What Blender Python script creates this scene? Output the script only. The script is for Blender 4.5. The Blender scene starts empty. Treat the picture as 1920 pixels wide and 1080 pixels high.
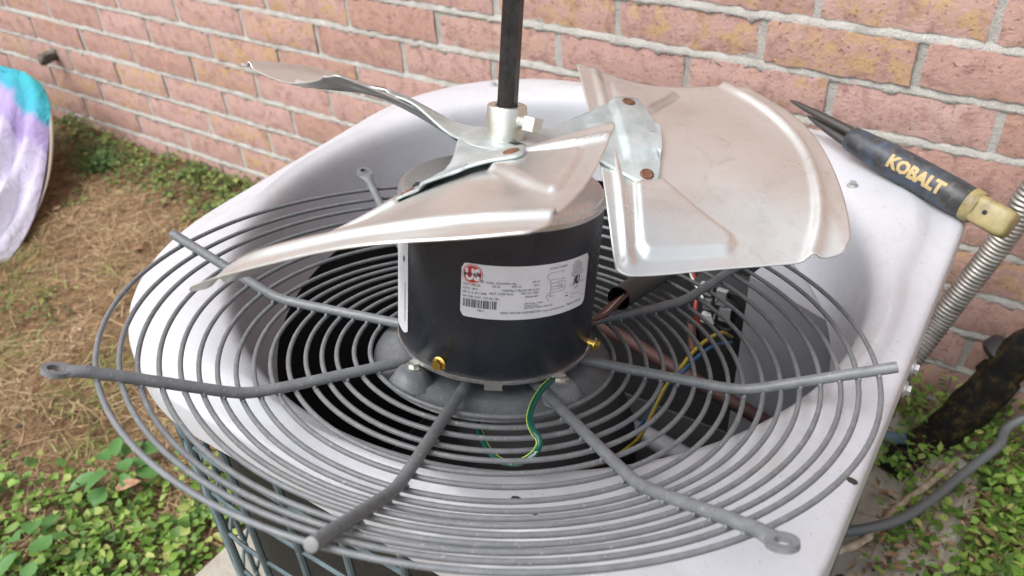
import bpy, bmesh, math, random
import numpy as np
from mathutils import Vector, Matrix
R = math.radians
random.seed(7); rng = np.random.default_rng(7)
scene = bpy.context.scene
C = scene.collection

# ------------------------------------------------------------------ camera
CAM = np.array([0.0, -1.0964, 0.965])
CR = np.array([0.836106, 0.546054, -0.052455])
CU = np.array([-0.293424, 0.525969, 0.798285])
CF = np.array([-0.463497, 0.652060, -0.599991])
FPX = 1565.56                                   # focal length in photo pixels (1920 wide)
cd = bpy.data.cameras.new('camera'); cam = bpy.data.objects.new('camera', cd); C.objects.link(cam)
cam.matrix_world = Matrix(((CR[0], CU[0], -CF[0], CAM[0]), (CR[1], CU[1], -CF[1], CAM[1]), (CR[2], CU[2], -CF[2], CAM[2]), (0, 0, 0, 1)))
cd.sensor_width = 36; cd.lens = 36 * FPX / 1920; cd.clip_start = 0.02; cd.clip_end = 300
cd.dof.use_dof = True; cd.dof.focus_distance = 0.62; cd.dof.aperture_fstop = 9.5
scene.camera = cam

# ------------------------------------------------------------------ sky, sun, exposure
SUN_EL, SUN_AZ = R(57), R(208)
w = bpy.data.worlds.new('World'); scene.world = w; w.use_nodes = True
nt = w.node_tree; bg = nt.nodes['Background']
sky = nt.nodes.new('ShaderNodeTexSky'); sky.sky_type = 'NISHITA'; sky.sun_disc = False
sky.sun_elevation = SUN_EL; sky.sun_rotation = SUN_AZ; sky.dust_density = 4.0; sky.air_density = 1.0
hs = nt.nodes.new('ShaderNodeHueSaturation'); hs.inputs['Saturation'].default_value = 0.30   # a white overcast sky
nt.links.new(sky.outputs[0], hs.inputs['Color']); nt.links.new(hs.outputs[0], bg.inputs[0])
bg.inputs[1].default_value = 0.15
sl = bpy.data.lights.new('sun', 'SUN'); sl.energy = 1.3; sl.angle = R(35); sl.color = (1.0, 0.98, 0.95)
so = bpy.data.objects.new('sun', sl); C.objects.link(so)
sd = Vector((math.sin(SUN_AZ) * math.cos(SUN_EL), math.cos(SUN_AZ) * math.cos(SUN_EL), math.sin(SUN_EL)))
so.rotation_euler = sd.to_track_quat('Z', 'Y').to_euler()
scene.view_settings.view_transform = 'Standard'; scene.view_settings.look = 'None'
scene.view_settings.exposure = 0.8; scene.view_settings.gamma = 1.0
scene.view_settings.use_curve_mapping = False
scene.cycles.max_bounces = 8

# ------------------------------------------------------------------ measuring helpers (a photo pixel -> a point on a real plane)
def ray(p): return CF + CR * ((p[0] - 960) / FPX) + CU * ((540 - p[1]) / FPX)
def onz(p, z): d = ray(p); return CAM + d * ((z - CAM[2]) / d[2])
def ony(p, y): d = ray(p); return CAM + d * ((y - CAM[1]) / d[1])
def onx(p, x): d = ray(p); return CAM + d * ((x - CAM[0]) / d[0])
def px(X):
    v = np.asarray(X, float) - CAM; f = v @ CF
    return np.array([960 + FPX * (v @ CR) / f, 540 - FPX * (v @ CU) / f])
# frame of the lifted fan guard with its motor: centre of the motor foot, axis GN leaning to the wall
GC = np.array([-0.28831, -0.71618, 0.57123]); GN = np.array([-0.01401, 0.22280, 0.97476]); GN /= np.linalg.norm(GN)
GA = np.array([1., 0, 0]) - GN * GN[0]; GA /= np.linalg.norm(GA); GB = np.cross(GN, GA)
GM = Matrix(((GA[0], GB[0], GN[0], GC[0]), (GA[1], GB[1], GN[1], GC[1]), (GA[2], GB[2], GN[2], GC[2]), (0, 0, 0, 1)))
def gl(a, b, h): return GC + GA * a + GB * b + GN * h
def tog(X): v = np.asarray(X) - GC; return np.array([v @ GA, v @ GB, v @ GN])
def ong(p, h):                                   # pixel -> guard-frame point at axial height h
    d = ray(p); c = GC + GN * h; X = CAM + d * (((c - CAM) @ GN) / (d @ GN)); return tog(X)

# ------------------------------------------------------------------ mesh helpers
class MB:
    def __init__(s): s.v = []; s.f = []
    def add(s, v, f):
        n = len(s.v); s.v += [tuple(map(float, q)) for q in v]; s.f += [tuple(i + n for i in q) for q in f]; return s
    def box(s, lo, hi):
        (x0, y0, z0), (x1, y1, z1) = lo, hi
        return s.add([(x0, y0, z0), (x1, y0, z0), (x1, y1, z0), (x0, y1, z0), (x0, y0, z1), (x1, y0, z1), (x1, y1, z1), (x0, y1, z1)],
                     [(0, 3, 2, 1), (4, 5, 6, 7), (0, 1, 5, 4), (1, 2, 6, 5), (2, 3, 7, 6), (3, 0, 4, 7)])
    def tube(s, path, rad, n=10, caps=True, closed=False, sx=1.0):
        P = np.asarray(path, float); m = len(P); rad = np.full(m, rad) if np.isscalar(rad) else np.asarray(rad)
        if closed: T = np.roll(P, -1, 0) - np.roll(P, 1, 0)
        else: T = np.gradient(P, axis=0)
        T /= np.linalg.norm(T, axis=1)[:, None]
        up = np.array([0, 0, 1.]) if abs(T[0][2]) < .9 else np.array([1., 0, 0])
        u = np.cross(T[0], up); u /= np.linalg.norm(u); V = []
        for i in range(m):
            u = u - T[i] * (u @ T[i]); u /= np.linalg.norm(u); b = np.cross(T[i], u)
            for k in range(n):
                a = 2 * math.pi * k / n; V.append(P[i] + (u * math.cos(a) * sx + b * math.sin(a)) * rad[i])
        F = []
        for i in range(m if closed else m - 1):
            j = (i + 1) % m
            for k in range(n): F.append((i * n + k, i * n + (k + 1) % n, j * n + (k + 1) % n, j * n + k))
        if caps and not closed: F += [tuple(range(n))[::-1], tuple((m - 1) * n + k for k in range(n))]
        return s.add(V, F)
    def lathe(s, prof, n=48, M=None, caps=True):
        V = []; m = len(prof)
        for r, z in prof:
            for k in range(n): a = 2 * math.pi * k / n; V.append((r * math.cos(a), r * math.sin(a), z))
        F = [(i * n + k, i * n + (k + 1) % n, (i + 1) * n + (k + 1) % n, (i + 1) * n + k) for i in range(m - 1) for k in range(n)]
        if caps: F += [tuple(range(n))[::-1], tuple((m - 1) * n + k for k in range(n))]
        if M is not None: V = [tuple(M @ Vector(q)) for q in V]
        return s.add(V, F)
    def prism(s, poly, z0, z1, M=None):
        n = len(poly); V = [(x, y, z0) for x, y in poly] + [(x, y, z1) for x, y in poly]
        if M is not None: V = [tuple(M @ Vector(q)) for q in V]
        return s.add(V, [tuple(range(n))[::-1], tuple(range(n, 2 * n))] + [(i, (i + 1) % n, n + (i + 1) % n, n + i) for i in range(n)])
    def mesh(s, name, mat, smooth=40):
        me = bpy.data.meshes.new(name); me.from_pydata(s.v, [], s.f); me.update()
        if mat: me.materials.append(mat)
        if smooth is not None:
            me.polygons.foreach_set('use_smooth', [True] * len(me.polygons))
            if smooth < 180: me.set_sharp_from_angle(angle=R(smooth))
        return me
    def build(s, name, mat, parent=None, smooth=40, local=False):
        return put(name, s.mesh(name, mat, smooth), parent, local)
def put(name, me, parent=None, local=False):
    o = bpy.data.objects.new(name, me); C.objects.link(o)
    if parent is not None:
        o.parent = parent
        if not local and parent.name in ROOTM: o.matrix_parent_inverse = ROOTM[parent.name].inverted()
    return o
ROOTM = {}
def root(o):
    while o.parent is not None: o = o.parent
    return o
def thing(name, label, cat, loc=(0, 0, 0), M=None, group=None, kind=None):
    o = bpy.data.objects.new(name, None); C.objects.link(o); o.empty_display_size = 0.05
    M = M if M is not None else Matrix.Translation(Vector(tuple(map(float, loc))))
    o.matrix_world = M; ROOTM[o.name] = M.copy(); tag(o, label, cat, group, kind); return o
def tag(o, label=None, cat=None, group=None, kind=None):
    if label: o['label'] = label
    if cat: o['category'] = cat
    if group: o['group'] = group
    if kind: o['kind'] = kind
    return o
def spline(pts, n=8):
    P = np.asarray(pts, float); Q = np.vstack([2 * P[0] - P[1], P, 2 * P[-1] - P[-2]]); out = []
    for i in range(1, len(Q) - 2):
        for t in np.linspace(0, 1, n, endpoint=False):
            a, b, c, d = Q[i - 1], Q[i], Q[i + 1], Q[i + 2]
            out.append(.5 * ((2 * b) + (c - a) * t + (2 * a - 5 * b + 4 * c - d) * t * t + (3 * b - a - 3 * c + d) * t ** 3))
    out.append(P[-1]); return np.array(out)
def ss(a, b, x): t = np.clip((x - a) / (b - a), 0, 1); return t * t * (3 - 2 * t)
def frame_M(o, z, x=None):
    z = Vector(tuple(map(float, z))).normalized(); x = Vector(tuple(map(float, x))) if x is not None else (Vector((0, 0, 1)) if abs(z.z) < .9 else Vector((1, 0, 0)))
    x = (x - z * x.dot(z)).normalized(); y = z.cross(x); o = Vector(tuple(map(float, o)))
    return Matrix(((x.x, y.x, z.x, o.x), (x.y, y.y, z.y, o.y), (x.z, y.z, z.z, o.z), (0, 0, 0, 1)))
def hexa(r, n=6, a0=0): return [(r * math.cos(a0 + 2 * math.pi * k / n), r * math.sin(a0 + 2 * math.pi * k / n)) for k in range(n)]
def text2d(s, size, bold=0.0, align='LEFT', slices=0):
    cu = bpy.data.curves.new('txt', 'FONT'); cu.body = s; cu.size = size; cu.align_x = align; cu.offset = bold; cu.resolution_u = 2
    ob = bpy.data.objects.new('txt', cu); me = ob.to_mesh()
    if slices:
        bm = bmesh.new(); bm.from_mesh(me); ys_ = [q.co.y for q in bm.verts]
        for y_ in np.linspace(min(ys_), max(ys_), slices + 2)[1:-1]: bmesh.ops.bisect_plane(bm, geom=bm.verts[:] + bm.edges[:] + bm.faces[:], plane_co=(0, float(y_), 0), plane_no=(0, 1, 0))
        v = [(q.co.x, q.co.y) for q in bm.verts]; bm.verts.index_update(); f = [tuple(q.index for q in p.verts) for p in bm.faces]; bm.free()
    else: v = [(q.co.x, q.co.y) for q in me.vertices]; f = [tuple(p.vertices) for p in me.polygons]
    ob.to_mesh_clear(); bpy.data.objects.remove(ob); bpy.data.curves.remove(cu); return v, f

# ------------------------------------------------------------------ materials
def mat(name, col, rough=.5, metal=0.0, spec=None, build=None, coat=0):
    m = bpy.data.materials.new(name); m.use_nodes = True; b = m.node_tree.nodes['Principled BSDF']
    b.inputs['Base Color'].default_value = (*col, 1); b.inputs['Roughness'].default_value = rough; b.inputs['Metallic'].default_value = metal
    if spec is not None: b.inputs['Specular IOR Level'].default_value = spec
    if coat: b.inputs['Coat Weight'].default_value = coat; b.inputs['Coat Roughness'].default_value = .15
    if build: build(NT(m), b)
    return m
class NT:
    def __init__(s, m): s.t = m.node_tree
    def n(s, k, **kw):
        q = s.t.nodes.new('ShaderNode' + k)
        for a, v in kw.items():
            if a.startswith('i_'): q.inputs[a[2:].replace('_', ' ')].default_value = v
            else: setattr(q, a, v)
        return q
    def l(s, a, b): s.t.links.new(a, b)
    def co(s, kind='Object'):
        return s.n('TexCoord').outputs[kind] if kind != 'World' else s.n('NewGeometry').outputs['Position']
    def noise(s, co, scale, detail=4, rough=.55, dist=0):
        q = s.n('TexNoise'); q.inputs['Scale'].default_value = scale; q.inputs['Detail'].default_value = detail; q.inputs['Roughness'].default_value = rough; q.inputs['Distortion'].default_value = dist
        if co is not None: s.l(co, q.inputs['Vector'])
        return q.outputs['Fac']
    def ramp(s, fac, stops, interp='LINEAR'):
        q = s.n('ValToRGB'); e = q.color_ramp.elements; q.color_ramp.interpolation = interp
        while len(e) < len(stops): e.new(.5)
        for el, (p, c) in zip(e, stops): el.position = p; el.color = (*c, 1) if len(c) == 3 else c
        s.l(fac, q.inputs[0]); return q.outputs[0]
    def mix(s, fac, a, b, mode='MIX'):
        q = s.n('Mix'); q.data_type = 'RGBA'; q.blend_type = mode
        for inp, v in ((q.inputs[0], fac), (q.inputs[6], a), (q.inputs[7], b)):
            if isinstance(v, (int, float)): inp.default_value = v
            elif isinstance(v, tuple): inp.default_value = (*v, 1)
            else: s.l(v, inp)
        return q.outputs[2]
    def bump(s, b, h, strength=.4, dist=.002, prev=None):
        q = s.n('Bump'); q.inputs['Strength'].default_value = strength; q.inputs['Distance'].default_value = dist; s.l(h, q.inputs['Height'])
        if prev is not None: s.l(prev, q.inputs['Normal'])
        s.l(q.outputs[0], b.inputs['Normal']); return q.outputs[0]
    def math(s, op, a, b=None):
        q = s.n('Math', operation=op)
        for i, v in enumerate((a, b)):
            if v is None: continue
            if isinstance(v, (int, float)): q.inputs[i].default_value = v
            else: s.l(v, q.inputs[i])
        return q.outputs[0]
G3 = lambda v: (v, v, v)

def b_brick(t, b):
    oi = t.n('ObjectInfo'); g = t.co('World')
    off = t.n('VectorMath', operation='MULTIPLY_ADD'); cmb = t.n('CombineXYZ')
    t.l(oi.outputs['Random'], cmb.inputs[0]); t.l(oi.outputs['Random'], cmb.inputs[2]); t.l(cmb.outputs[0], off.inputs[0]); off.inputs[1].default_value = (37, 0, 91); t.l(g, off.inputs[2])
    co = off.outputs[0]
    base = t.ramp(oi.outputs['Random'], [(0, (.45, .27, .22)), (.15, (.51, .325, .285)), (.3, (.53, .345, .31)), (.45, (.42, .255, .205)), (.6, (.52, .335, .30)), (.8, (.46, .285, .235)), (1, (.54, .365, .32))])
    mott = t.noise(co, 45, 6, .65); base = t.mix(t.ramp(mott, [(.35, G3(0)), (.75, G3(.55))]), base, (.62, .40, .355))
    hue = t.n('Math', operation='FRACT'); t.l(t.math('MULTIPLY', oi.outputs['Random'], 7.31), hue.inputs[0])
    och = t.noise(co, 30, 5, .65, .8); sh = t.math('ADD', och, t.math('MULTIPLY', t.math('SUBTRACT', hue.outputs[0], .5), .20))
    base = t.mix(t.ramp(sh, [(.56, G3(0)), (.68, G3(.7))]), base, (.54, .36, .16))
    drk = t.noise(co, 38, 7, .72, .5); base = t.mix(t.ramp(drk, [(.50, G3(0)), (.68, G3(.8))]), base, (.29, .16, .14))
    pit = t.noise(co, 170, 3, .6); base = t.mix(t.ramp(pit, [(.63, G3(0)), (.74, G3(.55))]), base, (.22, .125, .11))
    hz_ = t.noise(co, 11, 6, .7, .8); base = t.mix(t.ramp(hz_, [(.60, G3(0)), (.75, G3(.5))]), base, (.56, .47, .42))
    t.l(base, b.inputs['Base Color'])
    h = t.math('SUBTRACT', t.noise(co, 150, 6, .75), t.math('MULTIPLY', t.ramp(pit, [(.6, G3(0)), (.72, G3(1))]), .6))
    t.bump(b, h, .9, .0032)
M_BRICK = mat('brick', (.44, .21, .18), .9, build=b_brick, spec=.2)
def b_mortar(t, b):
    co = t.co('World'); n1 = t.noise(co, 30, 6, .6); n2 = t.noise(co, 300, 4, .7)
    col = t.ramp(n1, [(.25, (.34, .325, .295)), (.5, (.49, .475, .44)), (.75, (.59, .575, .54))])
    col = t.mix(t.ramp(n2, [(.6, G3(0)), (.75, G3(.5))]), col, (.3, .28, .24)); t.l(col, b.inputs['Base Color'])
    t.bump(b, t.math('ADD', t.math('MULTIPLY', n1, .3), n2), 1.0, .004)
M_MORTAR = mat('mortar', (.55, .53, .48), .95, build=b_mortar, spec=.1)
def b_soil(t, b):
    co = t.co('World'); n1 = t.noise(co, 5, 6, .65, .4); n2 = t.noise(co, 60, 6, .7); n3 = t.noise(co, 22, 5, .6, 1.5)
    col = t.ramp(n1, [(.28, (.15, .085, .046)), (.45, (.28, .17, .093)), (.58, (.36, .23, .13)), (.75, (.43, .30, .185))])
    col = t.mix(t.ramp(n2, [(.35, G3(.75)), (.6, G3(0))]), col, (.075, .05, .032))
    col = t.mix(t.ramp(n3, [(.55, G3(0)), (.7, G3(.6))]), col, (.33, .24, .13)); t.l(col, b.inputs['Base Color'])
    t.bump(b, t.math('ADD', n2, n3), 1.0, .02)
M_SOIL = mat('soil', (.2, .13, .08), .95, build=b_soil, spec=.15)
def b_conc(t, b):
    co = t.co('World'); n1 = t.noise(co, 12, 7, .7); n2 = t.noise(co, 220, 5, .75)
    col = t.ramp(n1, [(.3, (.27, .25, .21)), (.55, (.42, .395, .34)), (.75, (.5, .475, .42))])
    col = t.mix(t.ramp(n2, [(.55, G3(0)), (.7, G3(.55))]), col, (.17, .15, .12)); t.l(col, b.inputs['Base Color'])
    t.bump(b, n2, .6, .004)
M_CONC = mat('concrete', (.4, .38, .33), .95, build=b_conc, spec=.2)
def b_paint(t, b):
    co = t.co('World'); n1 = t.noise(co, 6, 7, .68, 1.4); n2 = t.noise(co, 70, 5, .75, .4); n3 = t.noise(co, 420, 2, .5); n4 = t.noise(co, 16, 8, .75, 2.2)
    col = t.mix(t.ramp(n1, [(.42, G3(0)), (.72, G3(.5))]), (.49, .50, .54), (.435, .435, .445))
    col = t.mix(t.ramp(n4, [(.50, G3(0)), (.63, G3(.24)), (.66, G3(.06)), (.74, G3(.2))]), col, (.36, .335, .30))
    col = t.mix(t.ramp(n2, [(.62, G3(0)), (.76, G3(.4))]), col, (.33, .30, .26))
    col = t.mix(t.ramp(n3, [(.68, G3(0)), (.75, G3(.6))]), col, (.22, .19, .16)); t.l(col, b.inputs['Base Color'])
    t.l(t.math('ADD', t.ramp(n1, [(.3, G3(.30)), (.8, G3(.50))]), t.math('MULTIPLY', t.math('SUBTRACT', n4, .5), .3)), b.inputs['Roughness']); t.bump(b, t.math('ADD', n1, t.math('MULTIPLY', n3, .02)), .10, .006)
M_PAINT = mat('cover_paint', (.68, .68, .72), .36, build=b_paint, spec=.45)
def b_guard(t, b):
    co = t.co('Object'); n1 = t.noise(co, 120, 5, .65); n2 = t.noise(co, 500, 2)
    col = t.ramp(n1, [(.3, (.12, .13, .14)), (.6, (.16, .172, .183)), (.8, (.195, .205, .212))])
    n3 = t.noise(co, 34, 6, .75, .6); col = t.mix(t.ramp(n3, [(.60, G3(0)), (.74, G3(.45))]), col, (.22, .215, .205)); col = t.mix(t.ramp(n2, [(.66, G3(0)), (.73, G3(.8))]), col, (.38, .36, .33)); t.l(col, b.inputs['Base Color']); t.l(t.ramp(n3, [(.3, G3(.34)), (.7, G3(.6))]), b.inputs['Roughness']); t.bump(b, n1, .2, .001)
M_GUARD = mat('guard_coating', (.165, .172, .178), .42, build=b_guard, spec=.5)
M_GUARDEND = mat('sawn_steel', (.21, .215, .22), .6, metal=.1)
def b_black(t, b):
    co = t.co('Object'); n1 = t.noise(co, 25, 5, .6, .8); n2 = t.noise(co, 400, 2)
    col = t.mix(t.ramp(n1, [(.45, G3(0)), (.8, G3(.5))]), (.019, .022, .030), (.034, .038, .047)); col = t.mix(t.ramp(n2, [(.72, G3(0)), (.78, G3(.5))]), col, (.2, .19, .18))
    t.l(col, b.inputs['Base Color']); t.l(t.ramp(n1, [(.3, G3(.24)), (.75, G3(.38))]), b.inputs['Roughness'])
M_MOTOR = mat('motor_enamel', (.022, .024, .03), .3, build=b_black, spec=.55)
def b_cast(t, b):
    co = t.co('Object'); n = t.noise(co, 500, 4, .7); t.l(t.ramp(n, [(.3, (.52, .52, .52)), (.7, (.72, .72, .71))]), b.inputs['Base Color']); t.bump(b, n, .3, .0006)
M_CAST = mat('cast_aluminium', (.5, .5, .5), .36, metal=.95, build=b_cast)
def b_galv(t, b):
    co = t.co('Object'); v = t.n('TexVoronoi'); v.inputs['Scale'].default_value = 160; t.l(co, v.inputs['Vector']); n = t.noise(co, 60, 5, .65)
    col = t.mix(t.ramp(n, [(.35, G3(0)), (.7, G3(1))]), (.40, .46, .465), (.54, .595, .595)); bw = t.n('RGBToBW'); t.l(v.outputs['Color'], bw.inputs[0]); col = t.mix(.10, col, t.ramp(bw.outputs[0], [(0, G3(.2)), (1, G3(.8))]), 'OVERLAY'); t.l(col, b.inputs['Base Color'])
    t.l(t.ramp(n, [(.3, G3(.42)), (.7, G3(.58))]), b.inputs['Roughness'])
M_GALV = mat('galvanised_steel', (.55, .6, .6), .5, metal=.6, build=b_galv)
def b_alu(t, b):
    co = t.co('Object'); n = t.noise(co, 9, 6, .6, 1.2); n2 = t.noise(co, 300, 3, .6); n3 = t.noise(co, 55, 6, .7, .4)
    col = t.ramp(n, [(.3, (.68, .69, .665)), (.55, (.74, .755, .735)), (.75, (.69, .695, .665))])
    col = t.mix(t.ramp(n3, [(.50, G3(0)), (.80, G3(.35))]), col, (.46, .39, .31)); n5 = t.noise(co, 24, 6, .7, 2.5); col = t.mix(t.ramp(n5, [(.60, G3(0)), (.70, G3(.35)), (.74, G3(.08))]), col, (.42, .36, .28)); t.l(col, b.inputs['Base Color'])
    mp = t.n('Mapping'); mp.inputs['Scale'].default_value = (9, 160, 40); mp.inputs['Rotation'].default_value = (0, 0, .9); t.l(co, mp.inputs['Vector']); sc_ = t.noise(mp.outputs[0], 3, 3, .6)
    t.l(t.math('ADD', t.ramp(n, [(.3, G3(.27)), (.7, G3(.37))]), t.math('ADD', t.math('MULTIPLY', t.math('SUBTRACT', n3, .5), .1), t.math('MULTIPLY', t.math('SUBTRACT', sc_, .5), .12))), b.inputs['Roughness']); t.bump(b, t.noise(co, 11, 2, .5), .25, .008)
M_ALU = mat('blade_aluminium', (.76, .73, .69), .4, metal=.82, build=b_alu)
M_ZINC = mat('zinc_hub', (.66, .66, .60), .34, metal=.95, build=lambda t, b: t.bump(b, t.noise(t.co('Object'), 260, 4, .6), .25, .001))
M_BRASS = mat('brass_plating', (.78, .56, .14), .24, metal=1.0)
M_RUST = mat('rust', (.42, .17, .06), .8, build=lambda t, b: t.l(t.ramp(t.noise(t.co('Object'), 400, 4), [(.35, (.09, .038, .02)), (.6, (.18, .075, .04)), (.8, (.34, .28, .24))]), b.inputs['Base Color']))
M_SHAFT = mat('black_steel', (.035, .033, .034), .36, metal=.75, build=lambda t, b: t.l(t.ramp(t.noise(t.co('Object'), 90, 5, .7), [(.3, (.018, .017, .018)), (.75, (.075, .07, .068))]), b.inputs['Base Color']))
M_LABEL = mat('label_paper', (.76, .77, .81), .35, build=lambda t, b: t.l(t.ramp(t.noise(t.co('Object'), 60, 5, .65), [(.4, (.76, .77, .81)), (.7, (.70, .70, .72))]), b.inputs['Base Color']))
M_INK = mat('ink', (.05, .05, .06), .6)
M_INKRED = mat('ink_red', (.60, .035, .03), .45)
M_INKWHITE = mat('ink_white', (.8, .8, .8), .5)
M_GOLDINK = mat('gold_ink', (.42, .31, .14), .55)
M_GREEN = mat('green_wire', (.0, .085, .06), .35)
M_YELLOW = mat('yellow_wire', (.42, .31, .03), .5)
M_STRIPE = mat('wire_stripe', (.62, .72, .07), .4)
M_BLUE = mat('blue_wire', (.03, .13, .28), .5)
M_RED = mat('red_wire', (.28, .035, .03), .5)
M_WHITEW = mat('white_wire', (.6, .6, .58), .45)
M_SLEEVE = mat('black_sleeve', (.028, .028, .030), .55)
M_COPPER = mat('dull_copper', (.075, .034, .03), .6, metal=.2)
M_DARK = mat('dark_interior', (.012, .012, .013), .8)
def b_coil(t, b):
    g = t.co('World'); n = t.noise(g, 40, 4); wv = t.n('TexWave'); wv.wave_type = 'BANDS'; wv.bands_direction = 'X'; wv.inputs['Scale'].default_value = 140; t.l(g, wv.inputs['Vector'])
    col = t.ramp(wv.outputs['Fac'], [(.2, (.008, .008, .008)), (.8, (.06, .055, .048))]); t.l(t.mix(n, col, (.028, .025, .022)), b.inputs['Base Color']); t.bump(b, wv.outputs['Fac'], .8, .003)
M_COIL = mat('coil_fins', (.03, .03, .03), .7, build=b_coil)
M_GRILLE = mat('grille_coating', (.085, .125, .14), .4, build=lambda t, b: t.l(t.ramp(t.noise(t.co('World'), 60, 5), [(.3, (.06, .09, .10)), (.7, (.12, .165, .18))]), b.inputs['Base Color']))
M_BOXGREY = mat('panel_grey', (.27, .27, .295), .5)
M_CLIPGREY = mat('clip_grey', (.45, .46, .46), .4, metal=.5)
def b_tool(t, b):
    co = t.co('Object'); n = t.noise(co, 45, 6, .65, .8); n2 = t.noise(co, 150, 4)
    col = t.ramp(n, [(.36, (.028, .027, .028)), (.5, (.038, .044, .055)), (.66, (.045, .075, .12))]); col = t.mix(t.ramp(n2, [(.52, G3(0)), (.70, G3(.65))]), col, (.11, .10, .085)); t.l(col, b.inputs['Base Color'])
M_TOOL = mat('tool_grip', (.03, .04, .06), .48, build=b_tool)
M_TOOLCAP = mat('tool_cap', (.42, .33, .08), .45, build=lambda t, b: t.l(t.ramp(t.noise(t.co('Object'), 60, 5), [(.3, (.12, .095, .05)), (.5, (.25, .205, .09)), (.7, (.33, .275, .13))]), b.inputs['Base Color']))
M_TOOLSTEEL = mat('tool_steel', (.09, .083, .08), .45, metal=.7)
M_CONDUIT = mat('conduit_steel', (.42, .41, .39), .52, metal=.8, build=lambda t, b: t.l(t.ramp(t.noise(t.co('World'), 50, 4), [(.3, (.20, .19, .175)), (.7, (.42, .40, .375))]), b.inputs['Base Color']))
def b_foam(t, b):
    g = t.co('World'); n = t.noise(g, 55, 8, .75, .6); nz = t.n('SeparateXYZ'); t.l(t.n('NewGeometry').outputs['Normal'], nz.inputs[0])
    col = t.ramp(n, [(.40, (.006, .006, .007)), (.52, (.012, .010, .007)), (.62, (.055, .038, .012)), (.75, (.06, .065, .018))]); t.l(col, b.inputs['Base Color']); t.bump(b, t.noise(g, 120, 5, .7), .8, .006)
M_FOAM = mat('mossy_foam', (.03, .026, .014), .9, build=b_foam, spec=.2)
M_CABLE = mat('grey_cable', (.10, .108, .112), .5)
M_PIPEBLUE = mat('blue_pipe', (.12, .19, .25), .6)
M_TWIG = mat('dry_wood', (.40, .33, .24), .85, build=lambda t, b: t.l(t.ramp(t.noise(t.co('World'), 90, 5), [(.3, (.25, .19, .13)), (.7, (.5, .43, .33))]), b.inputs['Base Color']))
def island(name, stops, rough=.6, trans=0.0):
    def bl(t, b):
        g = t.n('NewGeometry'); t.l(t.ramp(g.outputs['Random Per Island'], stops), b.inputs['Base Color'])
        if trans:
            tr = t.n('BsdfTranslucent'); mx = t.n('MixShader'); mx.inputs[0].default_value = trans
            t.l(t.ramp(g.outputs['Random Per Island'], stops), tr.inputs[0]); out = t.t.nodes['Material Output']; t.l(b.outputs[0], mx.inputs[1]); t.l(tr.outputs[0], mx.inputs[2]); t.l(mx.outputs[0], out.inputs[0])
    return mat(name, (.1, .2, .05), rough, build=bl, spec=.35)
M_LEAF = island('weed_leaf', [(0, (.05, .10, .02)), (.25, (.095, .19, .032)), (.55, (.155, .28, .045)), (.85, (.23, .36, .07)), (1, (.38, .40, .13))], .5, .25)
M_LEAFDK = island('creeper_leaf', [(0, (.035, .07, .02)), (.4, (.095, .155, .038)), (.75, (.165, .23, .06)), (1, (.27, .31, .09))], .6, .2)
M_LEAFBR = island('bright_leaf', [(0, (.09, .24, .02)), (.5, (.16, .40, .03)), (1, (.25, .52, .06))], .5, .3)
M_BROAD = island('broad_leaf', [(0, (.075, .19, .05)), (1, (.12, .27, .075))], .45, .2)
M_GRASS = island('grass_blade', [(0, (.08, .15, .025)), (.5, (.16, .25, .05)), (.8, (.28, .31, .09)), (1, (.42, .38, .17))], .6, .2)
M_STRAW = island('dead_straw', [(0, (.13, .08, .042)), (.35, (.27, .175, .09)), (.7, (.42, .30, .165)), (1, (.55, .44, .27))], .8)
M_DEADLEAF = mat('dead_leaf', (.30, .16, .09), .7, build=lambda t, b: t.l(t.ramp(t.noise(t.co('Object'), 60, 4), [(.3, (.2, .10, .055)), (.7, (.42, .25, .15))]), b.inputs['Base Color']))
M_STEM = mat('weed_stem', (.12, .16, .05), .7)
M_CRUMB = mat('soil_crumb', (.03, .027, .022), .9)

# ================================================================== SETTING
# ---- ground: one sheet, fine near the unit, out to the horizon
def hgt(x, y):
    h = .010 * np.sin(x * 5.1 + 1.3) * np.sin(y * 4.3 + .4) + .006 * np.sin(x * 13.7 + y * 9.1) + .004 * np.sin(x * 29 - y * 23 + 2) + .0025 * np.sin(x * 71 + y * 57) * np.sin(y * 83 - x * 39)
    near = np.exp(-((x + .9) ** 2 + (y + .5) ** 2) / 6)
    return h * near - .002
xs = np.concatenate([[-60, -25, -12, -7, -5], np.arange(-4, .9, .03), [1.2, 2, 4, 10, 30, 60]])
ys = np.concatenate([[-60, -25, -10, -5, -3], np.arange(-2, .04, .03), [.3, 3, 15, 60]])
X, Y = np.meshgrid(xs, ys, indexing='ij'); Z = hgt(X, Y); nx, ny = X.shape
g = MB(); g.v = [tuple(q) for q in np.c_[X.ravel(), Y.ravel(), Z.ravel()]]
g.f = [(i * ny + j, (i + 1) * ny + j, (i + 1) * ny + j + 1, i * ny + j + 1) for i in range(nx - 1) for j in range(ny - 1)]
tag(g.build('ground', M_SOIL, smooth=180), 'bare brown soil with dead grass beside the house wall', kind='structure')

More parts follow.
